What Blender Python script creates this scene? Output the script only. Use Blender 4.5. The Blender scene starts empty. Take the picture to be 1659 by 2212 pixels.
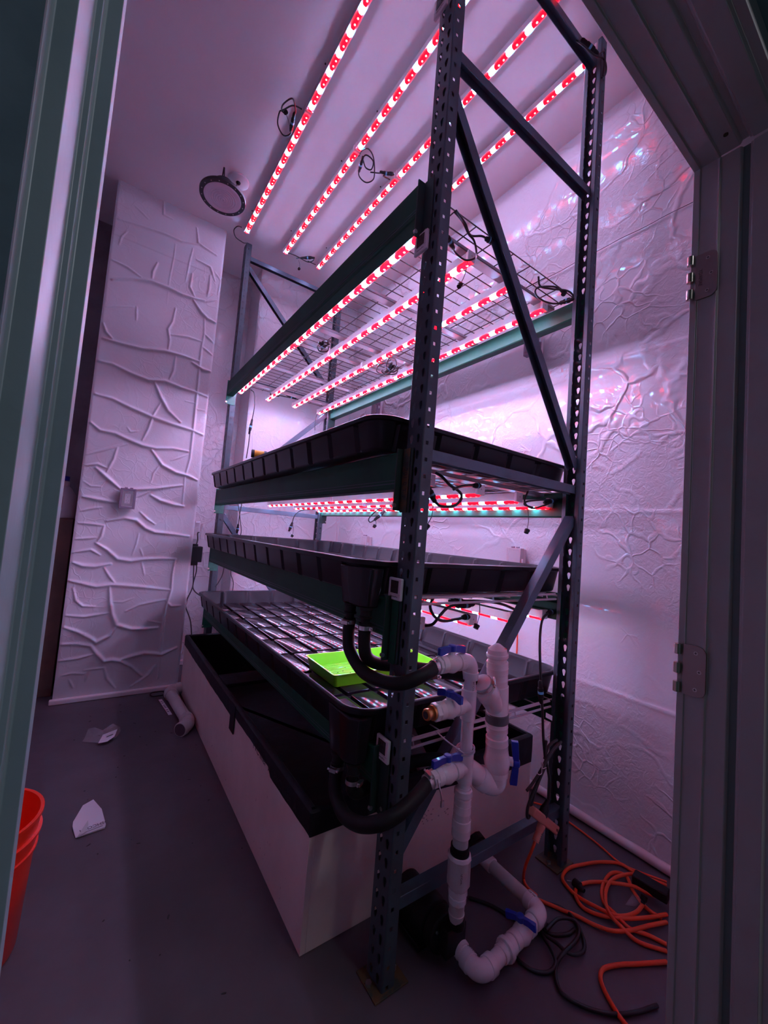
import bpy, bmesh, math, random
import numpy as np
from mathutils import Vector, Matrix
R_ = math.radians; PI = math.pi
random.seed(7); rng = np.random.default_rng(7)
scn = bpy.context.scene; COL = scn.collection

# ------------------------------------------------------------------ camera
FPX = 874.8; CAM = Vector((-0.7567, -0.9154, 1.2452)); YAW, PIT, ROL = 0.60863, 0.06241, 0.0797
_F = Vector((math.sin(YAW)*math.cos(PIT), math.cos(YAW)*math.cos(PIT), math.sin(PIT)))
_R = Vector((math.cos(YAW), -math.sin(YAW), 0)); _U = _R.cross(_F)
_c, _s = math.cos(ROL), math.sin(ROL)
CR = _c*_R + _s*_U; CU = -_s*_R + _c*_U
cd = bpy.data.cameras.new('camera'); cam = bpy.data.objects.new('camera', cd); COL.objects.link(cam)
cam.matrix_world = Matrix(((CR.x, CU.x, -_F.x, CAM.x), (CR.y, CU.y, -_F.y, CAM.y), (CR.z, CU.z, -_F.z, CAM.z), (0, 0, 0, 1)))
cd.sensor_fit = 'VERTICAL'; cd.sensor_height = 24.0; cd.lens = FPX/2212*24.0; cd.clip_start = 0.01; cd.clip_end = 50
scn.camera = cam
def at(px, py, ax, v):
    """point of the photograph on the plane ax = v (metres)"""
    d = _F + CR*((px-829.5)/FPX) - CU*((py-1106)/FPX); k = 'xyz'.index(ax)
    return CAM + d*((v-CAM[k])/d[k])

# ------------------------------------------------------------------ materials
M = {}
def mat(name, col, rough=.5, metal=0., spec=.5, coat=0., coatr=.05, bump=None, var=None, trans=0., alpha=1., emit=None, es=0., sub=0.):
    m = bpy.data.materials.new(name); m.use_nodes = True; nt = m.node_tree; N = nt.nodes; L = nt.links
    b = N['Principled BSDF']; b.inputs['Base Color'].default_value = (*col, 1); b.inputs['Roughness'].default_value = rough
    b.inputs['Metallic'].default_value = metal; b.inputs['Specular IOR Level'].default_value = spec
    b.inputs['Coat Weight'].default_value = coat; b.inputs['Coat Roughness'].default_value = coatr
    b.inputs['Transmission Weight'].default_value = trans; b.inputs['Alpha'].default_value = alpha
    if emit: b.inputs['Emission Color'].default_value = (*emit, 1); b.inputs['Emission Strength'].default_value = es
    tc = N.new('ShaderNodeTexCoord')
    if var:  # (scale, second colour, threshold low, high)
        sc, c2, lo, hi = var
        n = N.new('ShaderNodeTexNoise'); n.inputs['Scale'].default_value = sc; n.inputs['Detail'].default_value = 6; n.inputs['Roughness'].default_value = .62
        L.new(tc.outputs['Object'], n.inputs['Vector'])
        r = N.new('ShaderNodeMapRange'); r.inputs[1].default_value = lo; r.inputs[2].default_value = hi; L.new(n.outputs['Fac'], r.inputs[0])
        mx = N.new('ShaderNodeMix'); mx.data_type = 'RGBA'; mx.inputs['A'].default_value = (*col, 1); mx.inputs['B'].default_value = (*c2, 1)
        L.new(r.outputs[0], mx.inputs['Factor']); L.new(mx.outputs['Result'], b.inputs['Base Color'])
    if bump:  # (scale, strength, distance)
        n = N.new('ShaderNodeTexNoise'); n.inputs['Scale'].default_value = bump[0]; n.inputs['Detail'].default_value = 5
        L.new(tc.outputs['Object'], n.inputs['Vector'])
        bp = N.new('ShaderNodeBump'); bp.inputs['Strength'].default_value = bump[1]; bp.inputs['Distance'].default_value = bump[2]
        L.new(n.outputs['Fac'], bp.inputs['Height']); L.new(bp.outputs['Normal'], b.inputs['Normal'])
    M[name] = m; return m
def led_material(name, S):
    m = bpy.data.materials.new(name); m.use_nodes = True; nt = m.node_tree; N = nt.nodes; L = nt.links
    N.clear(); out = N.new('ShaderNodeOutputMaterial'); em = N.new('ShaderNodeEmission'); L.new(em.outputs[0], out.inputs[0])
    em.inputs['Strength'].default_value = S
    tc = N.new('ShaderNodeTexCoord'); sp = N.new('ShaderNodeSeparateXYZ'); L.new(tc.outputs['Object'], sp.inputs[0])
    mul = N.new('ShaderNodeMath'); mul.operation = 'MULTIPLY'; mul.inputs[1].default_value = 1/.104; L.new(sp.outputs['Y'], mul.inputs[0])
    fr = N.new('ShaderNodeMath'); fr.operation = 'FRACT'; L.new(mul.outputs[0], fr.inputs[0])
    cr = N.new('ShaderNodeValToRGB'); L.new(fr.outputs[0], cr.inputs[0]); r = cr.color_ramp; r.interpolation = 'LINEAR'
    red = (1, .0004, .0022, 1); hot = (1.1, .05, .05, 1); wh = (.62, 2.25, 4.45, 1); cy = (.02, .11, .13, 1)  # cy paints the cyan halo at the edges of each white run
    stops = [(0, red), (.07, red), (.075, cy), (.105, cy), (.115, wh), (.36, wh), (.37, cy), (.41, cy), (.415, red), (1, red)]
    while len(r.elements) < len(stops): r.elements.new(.5)
    for e, (p, c) in zip(r.elements, sorted(stops, key=lambda t: t[0])): e.position = p
    for e, (p, c) in zip(r.elements, stops): e.color = c
    # two small bright chips in every red run
    def dist(c):
        a = N.new('ShaderNodeMath'); a.operation = 'SUBTRACT'; a.inputs[1].default_value = c; L.new(fr.outputs[0], a.inputs[0])
        b = N.new('ShaderNodeMath'); b.operation = 'MULTIPLY'; b.inputs[1].default_value = .104; L.new(a.outputs[0], b.inputs[0])
        q = N.new('ShaderNodeCombineXYZ'); L.new(b.outputs[0], q.inputs[0]); L.new(sp.outputs['X'], q.inputs[1])
        l = N.new('ShaderNodeVectorMath'); l.operation = 'LENGTH'; L.new(q.outputs[0], l.inputs[0]); return l.outputs['Value']
    mn = N.new('ShaderNodeMath'); mn.operation = 'MINIMUM'; L.new(dist(.59), mn.inputs[0]); L.new(dist(.86), mn.inputs[1])
    lt = N.new('ShaderNodeMapRange'); lt.inputs[1].default_value = .0042; lt.inputs[2].default_value = .0052; lt.inputs[3].default_value = 1; lt.inputs[4].default_value = 0; L.new(mn.outputs[0], lt.inputs[0])
    mx = N.new('ShaderNodeMix'); mx.data_type = 'RGBA'; mx.inputs['B'].default_value = (1.3, .06, .06, 1); L.new(cr.outputs[0], mx.inputs['A']); L.new(lt.outputs[0], mx.inputs['Factor'])
    L.new(mx.outputs['Result'], em.inputs['Color']); M[name] = m; return m
def foil_material(name, sc=5., dist=.012, col=(.62, .61, .63), coat=.5, big=1., rough=.38, zmask=False):
    """white reflective insulation sheet: a web of creases, fine crinkle, glossy film"""
    m = bpy.data.materials.new(name); m.use_nodes = True; nt = m.node_tree; N = nt.nodes; L = nt.links
    b = N['Principled BSDF']; b.inputs['Base Color'].default_value = (*col, 1); b.inputs['Roughness'].default_value = rough
    b.inputs['Coat Weight'].default_value = coat; b.inputs['Coat Roughness'].default_value = .06
    tc = N.new('ShaderNodeTexCoord')
    nz = N.new('ShaderNodeTexNoise'); nz.inputs['Scale'].default_value = 2.6; nz.inputs['Detail'].default_value = 3; L.new(tc.outputs['Object'], nz.inputs['Vector'])
    sb = N.new('ShaderNodeVectorMath'); sb.operation = 'SUBTRACT'; sb.inputs[1].default_value = (.5, .5, .5); L.new(nz.outputs['Color'], sb.inputs[0])
    scl = N.new('ShaderNodeVectorMath'); scl.operation = 'SCALE'; scl.inputs['Scale'].default_value = .45; L.new(sb.outputs[0], scl.inputs[0])
    add = N.new('ShaderNodeVectorMath'); add.operation = 'ADD'; L.new(tc.outputs['Object'], add.inputs[0]); L.new(scl.outputs[0], add.inputs[1])
    def ridges(s, w, masks, lo, hi):
        v = N.new('ShaderNodeTexVoronoi'); v.feature = 'DISTANCE_TO_EDGE'; v.inputs['Scale'].default_value = s; L.new(add.outputs[0], v.inputs['Vector'])
        r = N.new('ShaderNodeMapRange'); r.interpolation_type = 'SMOOTHERSTEP'; r.inputs[1].default_value = 0; r.inputs[2].default_value = w; r.inputs[3].default_value = 1; r.inputs[4].default_value = 0
        L.new(v.outputs['Distance'], r.inputs[0])
        n = N.new('ShaderNodeTexNoise'); n.inputs['Scale'].default_value = masks; n.inputs['Detail'].default_value = 2; L.new(tc.outputs['Object'], n.inputs['Vector'])
        k = N.new('ShaderNodeMapRange'); k.inputs[1].default_value = lo; k.inputs[2].default_value = hi; L.new(n.outputs['Fac'], k.inputs[0])
        mm = N.new('ShaderNodeMath'); mm.operation = 'MULTIPLY'; L.new(r.outputs[0], mm.inputs[0]); L.new(k.outputs[0], mm.inputs[1]); return mm
    a = ridges(sc, .075, 1.3, .35, .6); c = ridges(sc*3.1, .09, 2.1, .48, .62)
    m1 = N.new('ShaderNodeMath'); m1.operation = 'MULTIPLY'; m1.inputs[1].default_value = big; L.new(a.outputs[0], m1.inputs[0])
    if zmask:  # the lower sheets were stuck on flatter
        sp = N.new('ShaderNodeSeparateXYZ'); L.new(tc.outputs['Object'], sp.inputs[0])
        zr = N.new('ShaderNodeMapRange'); zr.inputs[1].default_value = 1.1; zr.inputs[2].default_value = 2.2; zr.inputs[3].default_value = .12; zr.inputs[4].default_value = big; L.new(sp.outputs['Z'], zr.inputs[0]); L.new(zr.outputs[0], m1.inputs[1])
    m2 = N.new('ShaderNodeMath'); m2.operation = 'MULTIPLY_ADD'; m2.inputs[1].default_value = .35; L.new(c.outputs[0], m2.inputs[0]); L.new(m1.outputs[0], m2.inputs[2])
    f = N.new('ShaderNodeTexNoise'); f.inputs['Scale'].default_value = 34; f.inputs['Detail'].default_value = 4; f.inputs['Distortion'].default_value = 1.6; L.new(tc.outputs['Object'], f.inputs['Vector'])
    fm = N.new('ShaderNodeTexNoise'); fm.inputs['Scale'].default_value = 1.7; L.new(tc.outputs['Object'], fm.inputs['Vector'])
    fk = N.new('ShaderNodeMapRange'); fk.inputs[1].default_value = .45; fk.inputs[2].default_value = .62; fk.inputs[3].default_value = .05; fk.inputs[4].default_value = .42; L.new(fm.outputs['Fac'], fk.inputs[0])
    fx = N.new('ShaderNodeMath'); fx.operation = 'MULTIPLY'; L.new(f.outputs['Fac'], fx.inputs[0]); L.new(fk.outputs[0], fx.inputs[1])
    w = N.new('ShaderNodeTexNoise'); w.inputs['Scale'].default_value = 3.0; w.inputs['Detail'].default_value = 1; L.new(tc.outputs['Object'], w.inputs['Vector'])
    s1 = N.new('ShaderNodeMath'); s1.operation = 'ADD'; L.new(m2.outputs[0], s1.inputs[0]); L.new(fx.outputs[0], s1.inputs[1])
    s2 = N.new('ShaderNodeMath'); s2.operation = 'MULTIPLY_ADD'; s2.inputs[1].default_value = 1.1; L.new(w.outputs['Fac'], s2.inputs[0]); L.new(s1.outputs[0], s2.inputs[2])
    bp = N.new('ShaderNodeBump'); bp.inputs['Strength'].default_value = 1; bp.inputs['Distance'].default_value = dist
    L.new(s2.outputs[0], bp.inputs['Height']); L.new(bp.outputs['Normal'], b.inputs['Normal']); cb = bp
    if zmask:
        cb = N.new('ShaderNodeBump'); cb.inputs['Strength'].default_value = 1; cb.inputs['Distance'].default_value = dist*.22
        L.new(s2.outputs[0], cb.inputs['Height']); b.inputs['Coat Roughness'].default_value = .03
    L.new(cb.outputs['Normal'], b.inputs['Coat Normal'])
    M[name] = m; return m

foil_material('foil_large', 3.3, .010, coat=.6, zmask=True)
foil_material('foil_sheet', 5.0, .006, coat=.35, big=.7, rough=.42)
foil_material('foil_column', 4.0, .0022, coat=.18, big=.15, rough=.5)
mat('ceiling_paint', (.87, .86, .87), .55, bump=(60, .15, .002), var=(2., (.83, .82, .83), .4, .7))
mat('wall_dark', (.30, .27, .29), .7, bump=(8, .3, .004), var=(3, (.20, .17, .19), .4, .65))
mat('floor_vinyl', (.085, .066, .076), .48, spec=.4, bump=(30, .35, .0012), var=(2.4, (.115, .090, .104), .42, .66))
mat('post_steel', (.055, .078, .092), .45, metal=.2, bump=(40, .2, .0006), var=(7, (.035, .045, .052), .5, .72))
mat('brace_steel', (.080, .112, .145), .36, metal=.3, bump=(30, .2, .0006), var=(6, (.05, .06, .07), .5, .75))
mat('beam_green', (.010, .075, .040), .55, spec=.22, var=(5, (.009, .052, .032), .45, .7))
mat('connector_green_lit', (.014, .20, .115), .4, var=(12, (.010, .07, .05), .45, .7))  # connector paint brightened, LED light on it put into the colour
mat('connector_green_shaded', (.010, .035, .028), .5, var=(12, (.02, .03, .025), .45, .7))  # same connector paint, shade put into a darker colour
mat('label_ochre', (.10, .055, .020), .6, var=(30, (.03, .04, .03), .45, .6))
mat('tray_black', (.014, .012, .015), .14, spec=.26, bump=(14, .10, .0008))
mat('tray_wall', (.014, .012, .015), .30, spec=.18, bump=(14, .10, .0008))
mat('liner_black', (.007, .006, .009), .55, spec=.25, bump=(14, .5, .006), var=(9, (.03, .025, .04), .5, .75))
mat('board_white', (.80, .64, .60), .62, bump=(25, .15, .001), var=(3.2, (.70, .54, .50), .40, .68))
mat('pvc_white', (.88, .85, .88), .24, coat=.3, bump=(50, .08, .0005), var=(14, (.80, .76, .78), .5, .7))
mat('pvc_aged', (.60, .55, .54), .4, var=(8, (.48, .42, .42), .45, .7))
mat('valve_blue', (.012, .03, .38), .35, coat=.3)
mat('brass', (.62, .30, .10), .32, metal=.9)
mat('clamp_steel', (.6, .6, .6), .28, metal=1., bump=(90, .3, .0005))
mat('rubber', (.009, .008, .009), .55, spec=.25, bump=(60, .3, .0006))
mat('rubber_grey', (.10, .09, .095), .5)
mat('cable_black', (.012, .011, .012), .42)
mat('connector_blue', (.12, .42, .62), .4)
mat('alu_bar', (.62, .60, .61), .38, metal=.25)
mat('cap_white', (.88, .86, .90), .4)
mat('wire_zinc', (.085, .065, .062), .5, metal=.2)
mat('wire_white', (.62, .58, .62), .35)
mat('channel_zinc', (.42, .39, .41), .42, metal=.4)
mat('tray_lime', (.24, .92, .02), .38, coat=.2, sub=0)
mat('hole_dark', (.01, .03, .005), .8)
mat('plastic_white', (.72, .69, .72), .38)
mat('lcd_dark', (.055, .045, .045), .25)
mat('ink_black', (.02, .018, .02), .6)
mat('cord_orange', (.85, .075, .018), .42)
mat('tap_orange', (.72, .27, .20), .22, coat=.4, alpha=.92)
mat('bucket_red', (.88, .03, .008), .32, coat=.2)
mat('paper', (.72, .68, .74), .75, bump=(22, .4, .002))
mat('paper_grey', (.55, .51, .53), .75)
mat('film_clear', (.8, .78, .82), .12, alpha=.22, coat=.6, bump=(40, .8, .006))
mat('frame_paint', (.58, .52, .52), .45, bump=(70, .15, .0006), var=(9, (.52, .46, .46), .5, .75))
mat('frame_paint_dimmed', (.24, .31, .33), .4, bump=(90, .3, .0008), var=(10, (.20, .27, .29), .45, .7))  # whitish left jamb, dim teal corridor light put into its colour
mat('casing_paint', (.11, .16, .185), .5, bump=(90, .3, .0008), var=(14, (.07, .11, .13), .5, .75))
mat('groove_paint', (.15, .20, .19), .5)
mat('hinge_metal', (.36, .29, .27), .34, metal=.8)
mat('hinge_knuckle', (.55, .50, .44), .26, metal=1.)
mat('screw_steel', (.58, .55, .52), .3, metal=1.)
mat('lamp_black', (.018, .014, .018), .4)
mat('lamp_lens', (.80, .70, .80), .3, coat=.3)
mat('lens_ring', (.85, .78, .85), .2)
mat('outlet_clear', (.26, .20, .26), .2, coat=.5, alpha=.88)
mat('outlet_dark', (.10, .07, .09), .4)
mat('trim_white', (.80, .74, .76), .4)
mat('carton_brown', (.20, .11, .085), .7, var=(4, (.12, .07, .06), .45, .7))
mat('jug_white', (.60, .54, .56), .45)
mat('cap_blue', (.01, .015, .25), .4)
mat('battery_yellow', (.75, .36, .03), .5)
mat('stain', (.42, .30, .29), .8)
mat('corridor_wall', (.22, .33, .35), .6)
mat('zip_tie', (.7, .66, .7), .4)
mat('tie_clear', (.55, .55, .6), .25)
led_material('led_glow', 38.0); led_material('led_glow_shelf', 50.0); led_material('led_glow_ceiling', 23.0)

# ------------------------------------------------------------------ mesh helpers
class MB:
    def __init__(s): s.v = []; s.f = []
    def add(s, vs, fs):
        o = len(s.v); s.v += [tuple(v) for v in vs]; s.f += [tuple(i+o for i in f) for f in fs]; return s
    def box(s, x0, x1, y0, y1, z0, z1):
        return s.add([(x0,y0,z0),(x1,y0,z0),(x1,y1,z0),(x0,y1,z0),(x0,y0,z1),(x1,y0,z1),(x1,y1,z1),(x0,y1,z1)],
                     [(0,3,2,1),(4,5,6,7),(0,1,5,4),(1,2,6,5),(2,3,7,6),(3,0,4,7)])
    def obox(s, c, ax, hs):
        c = Vector(c); ax = [Vector(a).normalized() for a in ax]; vs = []
        for k in (-1, 1):
            for i, j in ((-1,-1),(1,-1),(1,1),(-1,1)): vs.append(c+ax[0]*hs[0]*i+ax[1]*hs[1]*j+ax[2]*hs[2]*k)
        return s.add(vs, [(0,3,2,1),(4,5,6,7),(0,1,5,4),(1,2,6,5),(2,3,7,6),(3,0,4,7)])
    def bar(s, a, b, w, h, up=(0,0,1)):
        a = Vector(a); b = Vector(b); d = (b-a).normalized(); u = Vector(up); sd = d.cross(u).normalized(); u = sd.cross(d)
        return s.obox((a+b)/2, (sd, u, d), (w/2, h/2, (b-a).length/2))
    def frame(s, d):
        d = d.normalized(); u = Vector((0,0,1)) if abs(d.z) < .95 else Vector((1,0,0)); x = d.cross(u).normalized(); return x, d.cross(x)
    def cyl(s, a, b, r, n=20, r2=None, caps=True):
        return s.lathe(a, b, [(0, r), (1, r if r2 is None else r2)], n, caps)
    def lathe(s, a, b, prof, n=24, caps=True):
        """prof: (t 0..1 along a->b, radius)"""
        a = Vector(a); b = Vector(b); x, y = s.frame(b-a); vs = []; fs = []
        for t, r in prof:
            for i in range(n):
                q = 2*PI*i/n; vs.append(a.lerp(b, t)+x*(r*math.cos(q))+y*(r*math.sin(q)))
        for k in range(len(prof)-1):
            for i in range(n):
                j = (i+1) % n; fs.append((k*n+i, k*n+j, (k+1)*n+j, (k+1)*n+i))
        if caps: fs.append(tuple(range(n))[::-1]); fs.append(tuple(range((len(prof)-1)*n, len(prof)*n)))
        return s.add(vs, fs)
    def tube(s, pts, r, n=8, sub=6, smooth=True, caps=True):
        p = [Vector(q) for q in pts]
        if smooth and len(p) > 2:
            e = [2*p[0]-p[1]]+p+[2*p[-1]-p[-2]]; o = []
            for i in range(1, len(e)-2):
                for k in range(sub):
                    t = k/sub; a, b, c, d = e[i-1], e[i], e[i+1], e[i+2]
                    o.append(.5*((2*b)+(c-a)*t+(2*a-5*b+4*c-d)*t*t+(3*b-a-3*c+d)*t**3))
            o.append(p[-1]); p = o
        T = [(p[min(i+1, len(p)-1)]-p[max(i-1, 0)]).normalized() for i in range(len(p))]
        x, y = s.frame(T[0]); vs = []; fs = []
        for i, q in enumerate(p):
            x = (x-T[i]*x.dot(T[i])).normalized(); y = T[i].cross(x); rr = r(i/(len(p)-1)) if callable(r) else r
            for k in range(n):
                a = 2*PI*k/n; vs.append(q+x*(rr*math.cos(a))+y*(rr*math.sin(a)))
        for i in range(len(p)-1):
            for k in range(n):
                j = (k+1) % n; fs.append((i*n+k, i*n+j, (i+1)*n+j, (i+1)*n+k))
        if caps: fs.append(tuple(range(n))[::-1]); fs.append(tuple(range((len(p)-1)*n, len(p)*n)))
        return s.add(vs, fs)
    def prism(s, poly, z0, z1, ax='z'):
        n = len(poly); vs = []
        for z in (z0, z1):
            for u, v in poly: vs.append({'z': (u, v, z), 'x': (z, u, v), 'y': (u, z, v)}[ax])
        fs = [tuple(range(n))[::-1], tuple(range(n, 2*n))]+[(i, (i+1) % n, n+(i+1) % n, n+i) for i in range(n)]
        return s.add(vs, fs)
    def sphere(s, c, r, n=14):
        pr = [(.5-.5*math.cos(PI*k/8), max(1e-4, math.sin(PI*k/8))*r) for k in range(9)]
        c = Vector(c); return s.lathe(c-Vector((0,0,r)), c+Vector((0,0,r)), pr, n)
    def build(s, name, m, parent=None, bevel=0, seg=2, smooth=True, fix=True):
        me = bpy.data.meshes.new(name); me.from_pydata(s.v, [], s.f); me.validate(); me.update()
        if fix:
            bm = bmesh.new(); bm.from_mesh(me); bmesh.ops.recalc_face_normals(bm, faces=bm.faces); bm.to_mesh(me); bm.free()
        if smooth:
            me.polygons.foreach_set('use_smooth', [True]*len(me.polygons)); me.set_sharp_from_angle(angle=R_(38))
        me.materials.append(M[m] if isinstance(m, str) else m)
        o = bpy.data.objects.new(name, me); COL.objects.link(o)
        if parent: o.parent = parent
        if bevel:
            b = o.modifiers.new('b', 'BEVEL'); b.width = bevel; b.segments = seg; b.limit_method = 'ANGLE'; b.angle_limit = R_(40); b.harden_normals = False
        return o
def tag(o, label=None, cat=None, group=None, kind=None):
    for k, v in (('label', label), ('category', cat), ('group', group), ('kind', kind)):
        if v: o[k] = v
    return o
def thing(name, label, cat, loc=(0,0,0), rz=0, group=None):
    o = bpy.data.objects.new(name, None); COL.objects.link(o); o.location = loc; o.rotation_euler = (0, 0, rz); o.empty_display_size = .05
    return tag(o, label, cat, group)
def struct(name, mb, m, **k): return tag(mb.build(name, m, **k), kind='structure')
def kids(o): return [c for c in bpy.data.objects if c.parent == o]
def copy_tree(o, parent=None):
    c = o.copy(); COL.objects.link(c)
    if parent: c.parent = parent
    for ch in kids(o): copy_tree(ch, c)
    return c
def dup(o, loc, rz=None, label=None, group=None):
    c = copy_tree(o); c.location = loc
    if rz is not None: c.rotation_euler = (0, 0, rz)
    if label: c['label'] = label
    if group: c['group'] = group
    return c
def text(name, s, size, m, parent, loc, xdir, ydir, ext=.0004):
    cu = bpy.data.curves.new(name, 'FONT'); cu.body = s; cu.size = size; cu.extrude = ext; cu.align_x = 'CENTER'; cu.align_y = 'CENTER'
    t = bpy.data.objects.new(name, cu); COL.objects.link(t)
    me = bpy.data.meshes.new_from_object(t); COL.objects.unlink(t); bpy.data.objects.remove(t)
    x = Vector(xdir).normalized(); y = Vector(ydir).normalized(); z = x.cross(y)
    me.transform(Matrix(((x.x, y.x, z.x, loc[0]), (x.y, y.y, z.y, loc[1]), (x.z, y.z, z.z, loc[2]), (0,0,0,1))))
    me.materials.append(M[m]); o = bpy.data.objects.new(name, me); COL.objects.link(o)
    if parent: o.parent = parent
    return o
# ------------------------------------------------------------------ the room
CZ = 3.60; XW = 1.25
def sheet(nu, nv, fn, name, m, kind='structure'):
    """grid sheet; fn(u array, v array) -> (x, y, z) arrays"""
    U, V = np.meshgrid(np.linspace(0, 1, nu), np.linspace(0, 1, nv)); X, Y, Z = fn(U, V)
    vs = np.stack([X.ravel(), Y.ravel(), Z.ravel()], 1)
    i = (np.arange(nv-1)[:, None]*nu+np.arange(nu-1)[None]).ravel(); fs = np.stack([i, i+1, i+nu+1, i+nu], 1)
    me = bpy.data.meshes.new(name); me.from_pydata(vs.tolist(), [], fs.tolist()); me.update()
    me.polygons.foreach_set('use_smooth', [True]*len(me.polygons)); me.materials.append(M[m])
    o = bpy.data.objects.new(name, me); COL.objects.link(o); o['kind'] = kind; return o
def ridge_field(P, Q, lines):
    H = np.zeros_like(P)
    for w, pl in lines:
        n = len(pl)-1; best = np.full_like(P, 9.); tt = np.zeros_like(P)
        for k in range(n):
            a = np.array(pl[k]); b = np.array(pl[k+1]); d = b-a; L2 = d@d+1e-9
            t = np.clip(((P-a[0])*d[0]+(Q-a[1])*d[1])/L2, 0, 1); r = np.hypot(P-a[0]-t*d[0], Q-a[1]-t*d[1])
            c = r < best; best = np.where(c, r, best); tt = np.where(c, (k+t)/n, tt)
        ww = w*(.45+.75*np.sin(np.clip(tt, .06, .94)*PI)**.6)
        H = np.maximum(H, ww*1.0*np.exp(-(best/ww)**2*1.3))
    return H
def wavelets(P, Q, n, amp, lo, hi, seed):
    r = np.random.default_rng(seed); H = np.zeros_like(P)
    for _ in range(n):
        f = r.uniform(lo, hi); a = r.uniform(0, 2*PI); H += np.sin(f*(P*np.cos(a)+Q*np.sin(a))+r.uniform(0, 6.28))/f
    return H*amp
struct('floor', MB().box(-1.6, 1.5, -3.0, 3.2, -.06, 0), 'floor_vinyl', smooth=False)
struct('ceiling', MB().box(-1.5, 1.45, -.72, 3.2, CZ, CZ+.08), 'ceiling_paint', smooth=False)
def right_wall(U, V):
    Y = -.66+U*(3.45); Z = V*CZ
    H = wavelets(Y, Z, 10, .006, 2, 7, 3)
    for zs in (2.82, 2.21, 1.458, .625): H = H+.004*np.exp(-((Z-zs-.004*np.sin(Y*7))/.006)**2)+.003*(Z < zs)*np.exp(-(zs-Z)/.25)
    H = H+.02*np.exp(-((Z-3.45)/.07)**2)*(.5+.5*np.sin(Y*5+1))
    return XW-.012-H*1.0, Y, Z
sheet(240, 420, right_wall, 'wall_right', 'foil_large')
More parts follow.
